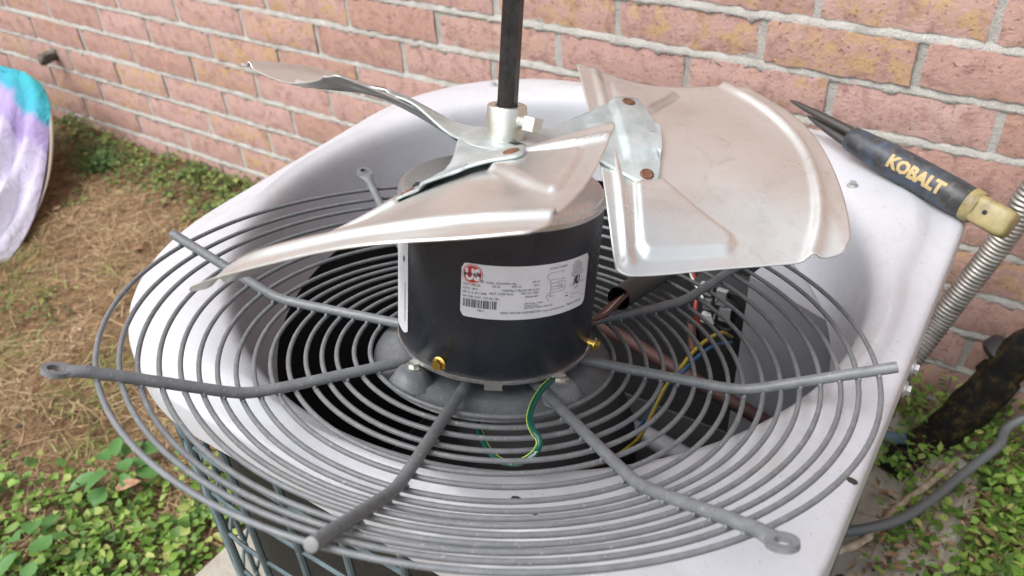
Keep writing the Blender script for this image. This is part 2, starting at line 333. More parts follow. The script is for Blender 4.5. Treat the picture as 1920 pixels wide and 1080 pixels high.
# ---- brick wall: every brick its own piece on a mortar core
CH, ZL, MJ = .0677, .571, .0120
wall = thing('brick_wall', 'pink and ochre brick house wall with pale smeared mortar behind the unit', 'wall', (0, .05, 0))
WX0, WX1, KTOP, KBOT = -5.6, 2.4, -21, 9
J = {1: [-.777, -.558, -.34, -.139], 2: [-1.109, -.901, -.66, -.444, -.237, -.034], 3: [-1.84, -1.623, -1.414, -1.201, -.988, .02], 4: [-2.147, -1.932, -1.751, -1.535, -1.324, -1.109],
     5: [-2.044, -1.84, -1.621, -1.417, -1.2], 6: [-2.349, -2.133, -1.933, -1.748, -1.539], 7: [-2.464, -2.254, -2.043, -1.846, -1.621, .016], 8: [-2.146, -1.918, -1.732, -1.533], 9: [-2.02, -1.827, -1.621]}
bricks = []
for k in range(KTOP, KBOT + 1):
    js = sorted(J.get(k, [-.9 + (.105 if k % 2 else 0) + random.uniform(-.015, .015)])); full = [js[0]]
    for a, b_ in zip(js, js[1:]):
        n = max(1, round((b_ - a) / .21)); full += [a + (b_ - a) * (i + 1) / n + (random.uniform(-.006, .006) if i < n - 1 else 0) for i in range(n)]
    while full[0] > WX0: full.insert(0, full[0] - .21 + random.uniform(-.012, .012))
    while full[-1] < WX1: full.append(full[-1] + .21 + random.uniform(-.012, .012))
    for a, b_ in zip(full, full[1:]): bricks.append((a, b_, ZL - (k - .5) * CH, k))
def brick_mesh(i):
    r = random.Random(100 + i); nx, nz = 17, 4; V = []; F = []
    for ix in range(nx):
        for iz in range(nz):
            x = -.5 + ix / (nx - 1); z = -.5 + iz / (nz - 1); ed = ix in (0, nx - 1) or iz in (0, nz - 1)
            jx = r.uniform(-.007, .007) if ix in (0, nx - 1) else r.uniform(-.008, .008); jz = r.uniform(-.035, .035) if iz in (0, nz - 1) else r.uniform(-.05, .05)
            V.append((x + jx, (.0018 if ed else 0) + r.uniform(-.0012, .0012), z + jz))
    idx = lambda ix, iz: ix * nz + iz
    for ix in range(nx - 1):
        for iz in range(nz - 1): F.append((idx(ix, iz), idx(ix + 1, iz), idx(ix + 1, iz + 1), idx(ix, iz + 1)))
    ring = [idx(i_, 0) for i_ in range(nx)] + [idx(nx - 1, i_) for i_ in range(1, nz)] + [idx(i_, nz - 1) for i_ in range(nx - 2, -1, -1)] + [idx(0, i_) for i_ in range(nz - 2, 0, -1)]
    n0 = len(V); V += [(V[q][0], .03, V[q][2]) for q in ring]; m = len(ring)
    for q in range(m): F.append((ring[q], n0 + q, n0 + (q + 1) % m, ring[(q + 1) % m]))
    b = MB(); b.add(V, F); return b
variants = [brick_mesh(i) for i in range(14)]; vmesh = [v.mesh('brick', M_BRICK, 35) for v in variants]
def rank(bk):
    a, b_, z, k = bk; best = 1e9
    for x in (a, (a + b_) / 2, b_):
        p = px((x, 0, z)); f = (np.array((x, 0, z)) - CAM) @ CF
        if f > .1 and -30 < p[0] < 1950 and -30 < p[1] < 1110: best = min(best, f)
        else: best = min(best, 50 + abs(p[0] - 960) / 100 + abs(p[1] - 540) / 50 if f > .1 else 999)
    return best
bricks.sort(key=rank); rest = MB()
for i, (a, b_, z, k) in enumerate(bricks):
    L = b_ - a - MJ * random.uniform(.8, 1.1); Hh = CH - MJ * random.uniform(.9, 1.05); v = random.randrange(14); yo = random.uniform(-.0015, .0015); fl = random.choice((-1, 1))
    zc = z - .0 + random.uniform(-.001, .001)
    if i < 290:
        o = put('brick', vmesh[v], wall, True); o.location = ((a + b_) / 2, yo - .05, zc); o.scale = (L, 1, Hh); o.rotation_euler.y = random.uniform(-.006, .006)
    else: rest.add([((a + b_) / 2 + q[0] * L, yo + q[1], zc + q[2] * Hh) for q in variants[v].v], variants[v].f)
tag(rest.build('upper_bricks', M_BRICK, wall, 35), 'bricks of the wall above and beside the view', kind='stuff')
mo = MB(); zt = ZL - KTOP * CH; zb = ZL - KBOT * CH
mo.box((WX0, .0035, zb - .05), (WX1, .2, zt + .01)); mo.build('mortar_core', M_MORTAR, wall, None)
mo = MB(); dx = .007; nxs = int((WX1 - WX0) / dx)
def vn(x, s): return sum(math.sin(x * f + s * p) * a for f, p, a in ((31, 1.7, .25), (83, 2.9, .3), (190, 4.1, .35), (330, 5.7, .3), (9, 7.3, .3)))
for k in range(KTOP + 8, KBOT + 1):
    zk = ZL - k * CH; V = []
    for i in range(nxs + 1):
        x = WX0 + i * dx; sm = max(-.2, vn(x, k * 3.3) + random.uniform(-.25, .25)); lo = zk - MJ * .5 + .0006 - max(0, sm) * .0055 - random.uniform(0, .0012)
        V += [(x, .0080 + random.uniform(0, .001), zk + MJ * .62), (x, .0032 + random.uniform(-.0006, .0006), zk + MJ * .42), (x, .0020 + random.uniform(-.0008, .0008), zk - MJ * .25), (x, .0011 - max(0, sm) * .0014 + random.uniform(-.0003, .0003), lo + .0005), (x, .004, lo - .0008)]
    F = [(i * 5 + j, i * 5 + j + 1, i * 5 + j + 6, i * 5 + j + 5) for i in range(nxs) for j in range(4)]
    mo.add(V, F)
tag(mo.build('bed_joint', M_MORTAR, wall, 180), 'struck mortar beds smeared over the brick edges', kind='stuff')

# ---- concrete pad
pad = MB(); poly = [(-.742, -1.0), (-.25, -1.015), (.083, -1.0), (.086, -.5), (.084, -.06), (-.735, -.055), (-.738, -.6)]
n = len(poly); ins = lambda p, d: (p[0] - math.copysign(d, p[0] + .33), p[1] - math.copysign(d, p[1] + .53))
pad.add([(x, y, -.05) for x, y in poly] + [(x, y, .034) for x, y in poly] + [(*ins(q, .012), .045) for q in poly],
        [(i, (i + 1) % n, n + (i + 1) % n, n + i) for i in range(n)] + [(n + i, n + (i + 1) % n, 2 * n + (i + 1) % n, 2 * n + i) for i in range(n)] + [tuple(range(2 * n, 3 * n))])
tag(pad.build('concrete_pad', M_CONC, smooth=25), 'weathered concrete slab under the air conditioner', 'slab')

# ================================================================== AIR CONDITIONER
K = 1.04
def sc(x, y, z): return tuple(CAM + K * (np.array((x, y, z)) - CAM))
CX, CY, _ = sc(-.338, -.563, 0); HALF = .315 * K; ZP = sc(0, 0, .550)[2]; RL, RR = .2 * K, .112 * K
def outline(off=0.0, n=14, step=.03):
    x0, x1, y0, y1 = CX - HALF - off, CX + HALF + off, CY - HALF - off, CY + HALF + off; rl, rr = max(RL + off, .01), max(RR + off, .01); P = []
    for cx, cy, r, a0 in ((x1 - rr, y1 - rr, rr, 0), (x0 + rl, y1 - rl, rl, 90), (x0 + rl, y0 + rl, rl, 180), (x1 - rr, y0 + rr, rr, 270)):
        for i in range(n + 1): a = R(a0 + 90 * i / n); P.append((cx + r * math.cos(a), cy + r * math.sin(a)))
    Q = []
    for p, q in zip(P, P[1:] + P[:1]):
        d = math.dist(p, q); m = max(1, int(d / step)); Q += [(p[0] + (q[0] - p[0]) * i / m, p[1] + (q[1] - p[1]) * i / m) for i in range(m)]
    return Q
def ray_out(P, a):
    c, s = math.cos(a), math.sin(a); best = None
    for p, q in zip(P, P[1:] + P[:1]):
        ax, ay, bx, by = p[0] - CX, p[1] - CY, q[0] - CX, q[1] - CY; ex, ey = bx - ax, by - ay; den = c * ey - s * ex
        if abs(den) < 1e-12: continue
        t = (ax * ey - ay * ex) / den; u = (ax * s - ay * c) / den
        if t > 0 and -1e-6 <= u <= 1 + 1e-6: best = t if best is None else max(best, t)
    return best
ac = thing('air_conditioner', 'outdoor air conditioner with pale grey metal top standing by the brick wall', 'air conditioner', (CX, CY, .045))
OUT = outline(0); NA = 192; cov = MB(); rows = []
def dome_r(a):                                    # footprint of the raised venturi: rounded square
    h, rc = .280 * K, .15 * K; c, s = abs(math.cos(a)), abs(math.sin(a)); m = max(c, s); t = h / m
    lo, hi = .2, t
    for _ in range(40):
        md = (lo + hi) / 2; x, y = md * c, md * s; dx_, dy_ = max(x - (h - rc), 0), max(y - (h - rc), 0)
        inside = math.hypot(dx_, dy_) <= rc if (dx_ > 0 and dy_ > 0) else max(x, y) <= h
        lo, hi = (md, hi) if inside else (lo, md)
    return lo
zK = lambda z: sc(0, 0, z)[2]
for i in range(NA):
    a = 2 * math.pi * i / NA; ro = ray_out(OUT, a); rd = min(dome_r(a), ro - .018)
    pr_ = [(.2585 * K, zK(.460)), (.2630 * K, zK(.480)), (.2672 * K, zK(.502)), (.2702 * K, zK(.522)), (.2722 * K, zK(.534)), (.2733 * K, zK(.5415)), (.2750 * K, zK(.5475)), (.2772 * K, zK(.5520)), (.2800 * K, zK(.5553)), (.2832 * K, zK(.5575)), (.2868 * K, zK(.5588))]
    r9 = .2868 * K; rdd = max(rd, r9 + .004)
    pr_ += [(r9 + (rdd - r9) * .45, zK(.5600)), (rdd - .001, zK(.5602)), (rdd + (ro - rdd) * .10, zK(.5587)), (rdd + (ro - rdd) * .28, zK(.5545)), (rdd + (ro - rdd) * .40, zK(.5515)), (rdd + (ro - rdd) * .7, zK(.5505)), (ro - .005, zK(.5495)), (ro - .0015, zK(.5475)), (ro, zK(.5435)), (ro + .0005, zK(.517)), (ro - .0015, zK(.5165)), (ro - .002, zK(.54))]
    rows.append(pr_)
m = len(rows[0])
for i, pr_ in enumerate(rows):
    a = 2 * math.pi * i / NA
    for r, z in pr_: cov.v.append((CX + r * math.cos(a), CY + r * math.sin(a), z))
for i in range(NA):
    j = (i + 1) % NA
    for q in range(m - 1): cov.f.append((i * m + q, i * m + q + 1, j * m + q + 1, j * m + q))
top = cov.build('top_cover', M_PAINT, ac, 50)
tag(top, 'pale grey painted top cover with a round fan opening')
def cover_z(x, y):
    r = math.hypot(x - CX, y - CY); a = math.atan2(y - CY, x - CX) % (2 * math.pi); pr_ = rows[int(round(a / (2 * math.pi) * NA)) % NA]
    for (r0, z0), (r1, z1) in zip(pr_, pr_[1:19]):
        if r0 <= r <= r1: return z0 + (z1 - z0) * (r - r0) / max(r1 - r0, 1e-6)
    return ZP
def screw(parent, p, nrm, r=.005, m=None, name='screw'):
    b = MB(); M_ = frame_M(p, nrm); b.lathe([(r * 1.25, -.001), (r * 1.25, .0006), (r * .9, .0012)], 16, M_); b.prism(hexa(r * .8), .001, .0042, M_); return b.build(name, m or M_CLIPGREY, parent, 30)
for p in ((925, 156), (1600, 341)):
    q = onz(p, zK(.563)); q[2] = cover_z(q[0], q[1]); screw(top, q, (0, 0, 1), .0042)
for p in ((1712, 690), (1697, 730)):
    q = onx(p, CX + HALF + .0015); screw(ac, q, (1, 0, 0), .0055, M_CLIPGREY)
# dirt crumbs lying on the cover in front
for p, s_, lb in (((970, 942), .003, 'largest dark dirt crumb on the pale cover in front of the motor'), ((950, 915), .0014, 'tiny dirt speck nearest the fan opening on the pale cover'), ((1000, 964), .0024, 'flat dirt crumb nearest the viewer on the pale cover'), ((1596, 898), .0030, 'black smut mark on the right edge of the pale cover')):
    q = onz(p, zK(.558 if p[0] < 1500 else .551)); b = MB(); b.lathe([(s_ * .3, 0), (s_, s_ * .3), (s_ * .7, s_ * .8), (s_ * .1, s_)], 7, Matrix.Translation((q[0], q[1], cover_z(q[0], q[1]) - .0005)) @ Matrix.Diagonal((1.6, 1, .6, 1)))
    tag(b.build('dirt_crumb', M_CRUMB, smooth=None), lb, 'dirt', 'dirt crumbs on the cover')
# coil, base pan, side panel, interior
def extrude(P, z0, z1, name, m_, parent, flip=False):
    b = MB(); n = len(P); b.add([(x, y, z0) for x, y in P] + [(x, y, z1) for x, y in P], [((i + 1) % n, i, n + i, n + (i + 1) % n) if flip else (i, (i + 1) % n, n + (i + 1) % n, n + i) for i in range(n)]); return b.build(name, m_, parent, 50)
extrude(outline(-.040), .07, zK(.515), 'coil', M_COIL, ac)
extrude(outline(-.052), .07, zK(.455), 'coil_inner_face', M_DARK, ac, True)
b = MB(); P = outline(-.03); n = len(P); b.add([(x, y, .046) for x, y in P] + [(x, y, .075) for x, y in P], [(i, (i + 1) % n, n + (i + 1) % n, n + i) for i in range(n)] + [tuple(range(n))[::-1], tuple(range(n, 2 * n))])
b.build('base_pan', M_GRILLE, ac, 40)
b = MB(); P = outline(-.056); b.add([(x, y, .078) for x, y in P], [tuple(range(len(P)))]); b.build('pan_shade', M_DARK, ac, None)  # added near-black sheet over the coated pan, painting in the interior shade
b = MB(); xr = CX + HALF; b.box((xr - .024, CY - HALF + RR * .75, .07), (xr - .0195, CY + HALF - RR * .75, zK(.5175))); b.build('service_panel', M_GRILLE, ac, None)
def path_out(off):
    P = outline(off, 16, .02); s = [q for q in P]; return s
GP = [q for q in outline(-.010, 16, .015)]
# grille runs from the right end of the back, round the left side, to the right end of the front
GP = [q for q in GP if not (q[0] > CX + HALF - RR * .5)]
i0 = max(range(len(GP)), key=lambda i: (GP[i][1] > CY, GP[i][0])); GP = GP[i0:] + GP[:i0]
dist = np.concatenate([[0], np.cumsum([math.dist(a, b_) for a, b_ in zip(GP, GP[1:])])])
for z in np.arange(.105, zK(.515), .058):
    MB().tube([(x, y, z) for x, y in GP], .0021, 7).build('grille_wire', M_GRILLE, ac)
nv = int(dist[-1] / .062)
for i in range(nv + 1):
    d = dist[-1] * i / nv; k_ = min(int(np.searchsorted(dist, d)), len(GP) - 1); x, y = GP[k_]; nx_, ny_ = x - CX, y - CY; l_ = math.hypot(nx_, ny_)
    o = MB().tube([(x + nx_ / l_ * .0015, y + ny_ / l_ * .0015, .05), (x + nx_ / l_ * .0015, y + ny_ / l_ * .0015, zK(.5162))], .0032, 8).build('grille_wire', M_GRILLE, ac)
# interior parts seen through the opening
pA, pB = np.array((-.2, -.385)), np.array((-.045, -.445)); dd = (pB - pA) / np.linalg.norm(pB - pA); nn_ = np.array((dd[1], -dd[0]))
b = MB(); M_ = frame_M((pA[0], pA[1], .07), (0, 0, 1), (dd[0], dd[1], 0)); LL = float(np.linalg.norm(pB - pA)) - .005
b.add([tuple(M_ @ Vector(q)) for q in [(0, 0, 0), (LL, 0, 0), (LL, .003, 0), (0, .003, 0), (0, 0, .368), (LL, 0, .368), (LL, .003, .368), (0, .003, .368)]], [(0, 3, 2, 1), (4, 5, 6, 7), (0, 1, 5, 4), (1, 2, 6, 5), (2, 3, 7, 6), (3, 0, 4, 7)])
zt_ = .4385; b.add([(pA[0], pA[1], zt_), (pB[0], pB[1], zt_), (-.045, -.29, zt_), (-.18, -.29, zt_)], [(0, 1, 2, 3)]); b.build('control_panel', M_BOXGREY, ac, None)
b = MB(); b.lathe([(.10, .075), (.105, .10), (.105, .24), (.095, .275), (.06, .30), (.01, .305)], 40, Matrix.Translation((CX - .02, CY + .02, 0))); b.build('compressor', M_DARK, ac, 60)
b = MB(); b.tube(spline([onz((1085, 590), .33), onz((1180, 640), .31), onz((1280, 700), .30), onz((1400, 770), .30), onz((1500, 830), .28)]), .0085, 12); b.build('suction_pipe', M_COPPER, ac)
b = MB(); b.tube(spline([onz((1060, 735), .24), onz((1150, 785), .24), onz((1290, 860), .24)]), .012, 12); b.build('liquid_pipe', M_BOXGREY, ac)
cbox = MB(); q0, q1 = ony((1305, 520), -.33), ony((1372, 622), -.33)
cbox.box((q0[0], -.34, q1[2]), (q1[0] + .02, -.30, q0[2])); ct = cbox.build('contactor', M_SLEEVE, ac, None)
for (ax, ay), (bx, by), m_ in (((1316, 528), (1336, 552), M_CLIPGREY), ((1322, 556), (1334, 578), M_CLIPGREY), ((1346, 540), (1362, 572), M_CLIPGREY), ((1318, 584), (1340, 606), M_WHITEW), ((1352, 572), (1370, 602), M_BOXGREY)):
    p0, p1 = ony((ax, ay), -.343), ony((bx, by), -.343); b = MB(); b.box((p0[0], -.348, p1[2]), (p1[0], -.341, p0[2])); b.build('terminal', m_, ct, None)
b = MB(); tt = np.linspace(0, 2 * math.pi, 24); c0 = ony((1361, 588), -.345); b.tube([(c0[0] + .016 * math.cos(t), -.347, c0[2] + .022 * math.sin(t)) for t in tt[:-1]], .0014, 6, closed=True); b.build('wire_loop', M_SLEEVE, ct)
def wire(parent, pts, r, m_, name): MB_ = MB(); MB_.tube(spline(pts), r, 8); return MB_.build(name, m_, parent)
wire(ac, [onz((1040, 884), .33), onz((1130, 868), .33), onz((1170, 845), .34), onz((1200, 818), .36), onz((1225, 770), .37), onz((1250, 722), .385), onz((1276, 690), .40), onz((1296, 664), .405), onz((1322, 640), .41), onz((1352, 624), .40), onz((1372, 632), .36)], .0019, M_YELLOW, 'yellow_wire')
wire(ac, [onz((1190, 815), .30), onz((1225, 765), .35), onz((1250, 728), .37), onz((1280, 698), .39), onz((1310, 668), .395), onz((1340, 648), .39), onz((1372, 642), .36)], .0019, M_BLUE, 'blue_wire')
wire(ac, [onz((1300, 512), .36), onz((1308, 545), .37), onz((1304, 580), .36), onz((1312, 610), .34)], .0022, M_RED, 'red_wire')
wire(ac, [onz((1294, 512), .36), onz((1302, 530), .37), onz((1318, 560), .37)], .0014, M_WHITEW, 'white_wire')
for p0, p1, m_ in (((1290, 512), (1300, 660), M_COPPER), ((1060, 810), (1110, 890), M_BOXGREY)):
    wire(ac, [onz(p0, .26), onz(p1, .24)], .006, m_, 'inner_bracket')

# ================================================================== FAN GUARD (its frame: GM)
gd = thing('fan_guard', 'grey round wire fan guard lifted off and lying tilted on the unit', 'fan guard', M=GM)
def hs_(r): return -.012 if r < .18 else -.012 + (r - .18) * (.0405 / .092)
NR = 16
for i in range(NR):
    r = .264 - i * (.264 - .091) / (NR - 1); a0 = rng.uniform(0, 6.28); dr = rng.uniform(-.0006, .0006)
    hk = hs_(r) - .0048; b = MB(); b.tube([((r + dr + .0005 * math.sin(3 * t + a0)) * math.cos(t), (r + dr + .0005 * math.sin(3 * t + a0)) * math.sin(t), hk + .0008 * math.sin(2 * t + a0)) for t in np.linspace(0, 2 * math.pi, 145)[:-1]], .00175, 9, closed=True)
    b.build('ring', M_GUARD, gd, 180, True)
for k in range(8):
    a = R(16.5 + 45 * k); c, s = math.cos(a), math.sin(a); eye = k % 2 == 1
    rr = [.03, .08, .12, .155, .172, .179, .185, .195, .22, .25, .262, .2725 if not eye else .270]
    hh = [hs_(r) if not .165 < r < .19 else -.0118 + max(0, (r - .165)) ** 2 * 6.5 for r in rr]
    rad = [.0038] * len(rr); b = MB()
    b.tube([(r * c, r * s, h) for r, h in zip(rr, hh)], rad, 14)
    for i in range(NR):
        r_ = .264 - i * (.264 - .091) / (NR - 1)
        for sd_ in (-1, 1):
            off_ = np.array((-s, c, 0)) * sd_ * .0030; b.lathe([(.0003, -.0018), (.0012, -.0011), (.0015, .0003), (.0011, .0014), (.0003, .0019)], 7, Matrix.Translation((r_ * c + off_[0] + rng.uniform(-.0005, .0005), r_ * s + off_[1], hs_(r_) - .0036 + rng.uniform(-.0005, .0005))))
    sp = b.build('spoke', M_GUARD, gd, 60, True)
    if not eye:
        b = MB(); tip = np.array((rr[-1] * c, rr[-1] * s, hh[-1])); d = np.array((c, s, .44)); d /= np.linalg.norm(d)
        b.lathe([(.0037, 0), (.0037, .0005), (.0033, .0008)], 16, frame_M(tip, d)); e = put('sawn_end', b.mesh('sawn_end', M_GUARDEND), sp, True)
    else:
        d = np.array((c, s, .30)); d /= np.linalg.norm(d); M_ = frame_M((.271 * c, .271 * s, hh[-1]), np.cross(d, np.array((-s, c, 0))), d)
        b = MB(); th_ = .0016; n_ = 28; V = []
        for zz in (-th_, th_):
            for q in range(n_):
                t = 2 * math.pi * q / n_; V.append((.0130 + .0083 * math.cos(t), .0076 * math.sin(t), zz))
            for q in range(n_):
                t = 2 * math.pi * q / n_; V.append((.0140 + .0044 * math.cos(t), .0036 * math.sin(t), zz))
        F = []
        for q in range(n_):
            p_ = (q + 1) % n_
            F += [(q, n_ + q, n_ + p_, p_), (2 * n_ + q, 2 * n_ + p_, 3 * n_ + p_, 3 * n_ + q), (q, p_, 2 * n_ + p_, 2 * n_ + q), (n_ + q, 3 * n_ + q, 3 * n_ + p_, n_ + p_)]
        b.add([tuple(M_ @ Vector(q)) for q in V], F)
        sec = [(-.004, .0039, .0039), (.001, .0046, .0034), (.005, .0062, .0024), (.0085, .0070, .0016)]; V = []
        for x, wy, wz in sec:
            for q in range(14): t = 2 * math.pi * q / 14; V.append(tuple(M_ @ Vector((x, wy * math.cos(t), wz * math.sin(t)))))
        b.add(V, [(i * 14 + q, i * 14 + (q + 1) % 14, (i + 1) * 14 + (q + 1) % 14, (i + 1) * 14 + q) for i in range(3) for q in range(14)] + [tuple(range(14))[::-1], tuple(42 + q for q in range(14))])
        put('eyelet', b.mesh('eyelet', M_GUARD, 45), sp, True)
# stub of wire poking out under the front right eyelet
pl = MB(); pl.lathe([(.048, -.0195), (.060, -.0185), (.072, -.018), (.0755, -.0205), (.084, -.0212), (.0875, -.0205), (.0885, -.0222), (.087, -.0232), (.05, -.0215)], 72, caps=False)
plate = pl.build('mounting_plate', M_GUARD, gd, 50, True)
for a in (-106.5, -16.5, 73.5, 163.5):
    c, s = math.cos(R(a)), math.sin(R(a)); b = MB(); b.lathe([(.0165, -.0205), (.014, -.0165), (.0105, -.0105), (.0075, -.0085), (.001, -.0082)], 24, Matrix.Translation((.0735 * c, .0735 * s, 0)))
    bo = put('boss', b.mesh('boss', M_GUARD, 70), plate, True); b = MB(); b.lathe([(.0062, -.0088), (.0062, -.0072), (.004, -.0068)], 18, Matrix.Translation((.0715 * c, .0715 * s, 0))); b.prism(hexa(.0042), -.007, -.0045, Matrix.Translation((.0715 * c, .0715 * s, 0)))
    put('nut', b.mesh('nut', M_ZINC, 30), gd, True)

# ================================================================== MOTOR
mt = thing('electric_motor', 'black cylindrical fan motor with white nameplate standing on the wire guard', 'motor', M=GM)
RM = .0705
def L(name, mb, m_, parent, smooth=40): return put(name, mb.mesh(name, m_, smooth), parent, True)
b = MB(); b.lathe([(RM - .0012, -.001), (RM, .0005), (RM, .1035), (RM - .001, .1045)], 128); L('body', b, M_MOTOR, mt)
b = MB(); b.lathe([(.02, -.0085), (.062, -.0085), (.0665, -.0075), (.0685, -.0055), (RM + .0002, -.0048), (RM + .0008, -.0035), (RM + .0006, -.0014), (RM - .001, -.0009)], 96)
for a in (-56.5, 63, 183):
    M_ = Matrix.Rotation(R(a), 4, 'Z'); b.add([tuple(M_ @ Vector(q)) for q in [(x, y, z) for x in (RM - .005, RM + .0016) for y in (-.006, .006) for z in (-.0082, -.0008)]], [(0, 1, 3, 2), (4, 6, 7, 5), (0, 4, 5, 1), (2, 3, 7, 6), (0, 2, 6, 4), (1, 5, 7, 3)])
L('lower_end_shield', b, M_CAST, mt)
b = MB(); b.lathe([(RM - .0005, .1040), (RM + .0006, .1050), (RM + .0006, .1085), (RM - .0015, .1095), (RM - .002, .112), (RM - .004, .1135), (RM - .008, .1145), (.058, .1150), (.05, .1175), (.02, .1185), (.016, .121), (.004, .1212)], 96); es = L('upper_end_shield', b, M_CAST, mt)
for a in (-30, 60, 150, 240):
    c, s = math.cos(R(a)), math.sin(R(a)); b = MB(); b.prism(hexa(.0036), .1135, .1172, Matrix.Translation((.062 * c, .062 * s, 0))); b.lathe([(.0018, .1172), (.0018, .119)], 10, Matrix.Translation((.062 * c, .062 * s, 0))); L('through_bolt', b, M_SLEEVE, mt, 30)
b = MB(); b.prism(hexa(.0068, 6, R(-20)), .112, .305); L('shaft', b, M_SHAFT, mt, None)
def cyl(ang, h, r=RM): return (r * math.cos(R(ang)), r * math.sin(R(ang)), h)
A0, A1, H0, H1 = -76.3, -1.0, .0446, .0822
WL, HL = R(A1 - A0) * RM, H1 - H0
def wrap(v, off): return [cyl(A0 + math.degrees(x / RM), H0 + y, RM + off) for x, y in v]
def sticker(x0, x1, y0, y1, rc, off, name, m_, parent, th_=0):
    pts = []
    for i in range(49):
        x = x0 + (x1 - x0) * i / 48; e = min(x - x0, x1 - x); d = 0 if e >= rc else rc - math.sqrt(max(0, rc * rc - (rc - e) ** 2)); pts.append((x, y0 + d, y1 - d))
    V = wrap([(x, a) for x, a, c in pts], off) + wrap([(x, c) for x, a, c in pts], off); b = MB(); b.add(V, [(i, i + 1, 50 + i, 49 + i) for i in range(48)]); return L(name, b, m_, parent, 180)
lab = sticker(0, WL, 0, HL, .0035, .00025, 'nameplate', M_LABEL, mt); tag(lab, 'white curved nameplate sticker with red logo and barcode')
# positions on the nameplate, measured as fractions of its enlarged view
def lxy(zx, zy):                                  # zoom pixel (scale 7.53 from 855,470) -> nameplate metres
    p = (855 + zx / 7.53, 470 + zy / 7.53); d = ray(p); o = CAM - GC; ol = np.array([o @ GA, o @ GB, o @ GN]); dl = np.array([d @ GA, d @ GB, d @ GN])
    A = dl[0] ** 2 + dl[1] ** 2; B_ = ol[0] * dl[0] + ol[1] * dl[1]; Cc = ol[0] ** 2 + ol[1] ** 2 - RM * RM; t = (-B_ - math.sqrt(max(0, B_ * B_ - A * Cc))) / A; q = ol + dl * t
    return (math.radians(math.degrees(math.atan2(q[1], q[0])) - A0) * RM, q[2] - H0)
def text_on(s, zx, zy, hgt_, m_=M_INK, align='LEFT', bold=.0, width=None, parent=lab, name='print', off=.0005, sy=1):
    v, f = text2d(s, hgt_ / .70, bold, align); x0, y0 = lxy(zx, zy); k = 1.0
    if width is not None and v: ww = max(q[0] for q in v) - min(q[0] for q in v); k = width / max(ww, 1e-6)
    b = MB(); b.add(wrap([(x0 + q[0] * k, y0 + q[1] * sy) for q in v], off), f); return L(name, b, m_, parent, None)
def span(z0, z1): return lxy(*z1)[0] - lxy(*z0)[0]
T = [('VOLT. 208-230', 105, 470, 345), ('R.P.M. 1075', 105, 525, 300), ('INS CL. B  60\u00b0C AMB', 98, 577, 425), ('AIR OVER CONT.  CAT NO. 1861', 95, 635, 610), ('MODEL  K55HXWMT-1281', 420, 463, 845), ('HZ 60', 513, 515, 620), ('AMP. 2.0', 783, 520, 920),
     ('HP 1/3', 1078, 455, 1178), ('PH 1', 1098, 505, 1172), ('THERMALLY PROTECTED AUTO', 648, 575, 1175), ('PROT. CODE TA010', 470, 615, 805), ('MFG. NO. D06C', 915, 618, 1160), ('FRAME 48Y', 975, 665, 1150), ('OPTIONAL 2 WIRE', 958, 760, 1215), ('CONNECTION', 956, 792, 1150), ('BRN/WHT STRIPE INSULATE', 956, 822, 1345),
     ('NIDEC MOTOR CORPORATION', 620, 890, 1185), ('www.usmotors.com', 1215, 860, 1515), ('Made in Mexico', 1553, 770, 1735), ('US PAT 7109692', 1320, 270, 1560), ('1861', 288, 850, 378)]
for s_, x, y, x1 in T: text_on(s_, x, y, .00118 if s_[:4] in ('OPTI', 'CONN', 'BRN/') else .0015, width=span((x, y), (x1, y)))
for i, s_ in enumerate(('CONN.', 'AS SHOWN', 'TO REVERSE', 'ROTATION', 'INTERCHANGE', 'RED AND YEL', 'LEADS')): text_on(s_, 1705, 160 + i * 35, .00125, align='CENTER')
text_on('C', 1595, 505, .0018); text_on('US', 1748, 440, .0018); text_on('E10070', 1650, 530, .0012); text_on('\u00ae', 345, 450, .0022)
# recognised-component mark: a slanted R turned back to front beside a bold U
v, f = text2d('R', .0085, .00035); b = MB(); x0, y0 = lxy(1700, 455); b.add(wrap([(x0 - q[0] * .8 + .35 * q[1] * 0, y0 + q[1] * .95) for q in v], .0005), f); L('mark', b, M_INK, lab, None)
text_on('U', 1688, 458, .0055, bold=.0004, width=.0032, name='mark')
# logo: red disc with white ring and letters
lx, ly = lxy(236, 328); rl_ = .0066
def disc(cx, cy, r, off, m_, name, r2=0): 
    n_ = 40; b = MB(); b.add(wrap([(cx + r * math.cos(2 * math.pi * i / n_), cy + r * math.sin(2 * math.pi * i / n_)) for i in range(n_)] + [(cx + r2 * math.cos(2 * math.pi * i / n_), cy + r2 * math.sin(2 * math.pi * i / n_)) for i in range(n_)], off), [(i, (i + 1) % n_, n_ + (i + 1) % n_, n_ + i) for i in range(n_)]); return L(name, b, m_, lab, None)
disc(lx, ly, rl_, .0004, M_INKRED, 'logo'); disc(lx, ly, rl_ * .93, .0006, M_INKWHITE, 'logo_ring', rl_ * .87)
v, f = text2d('US', .0105, .0005, 'CENTER'); b = MB(); b.add(wrap([(lx + q[0] * .75, ly - .0037 + q[1]) for q in v], .0007), f); L('logo_letters', b, M_INKWHITE, lab, None)
v, f = text2d('MOTORS', .0029, .0001, 'CENTER'); b = MB(); b.add(wrap([(lx + q[0] * .95, ly - .0010 + q[1]) for q in v], .0009), f); L('logo_letters', b, M_INK, lab, None)
# barcode
b = MB(); xa, ya = lxy(100, 772); xb, yb = lxy(575, 805); ht = .0058; x = xa; rr_ = random.Random(3)
while x < xb:
    w_ = rr_.choice((.00022, .00022, .00045, .0007)); b.add(wrap([(x, ya), (x + w_, ya), (x + w_, ya + ht), (x, ya + ht)], .0005), [(0, 1, 2, 3)]); x += w_ + rr_.choice((.0003, .0003, .00055, .0008))
L('barcode', b, M_INK, lab, None)
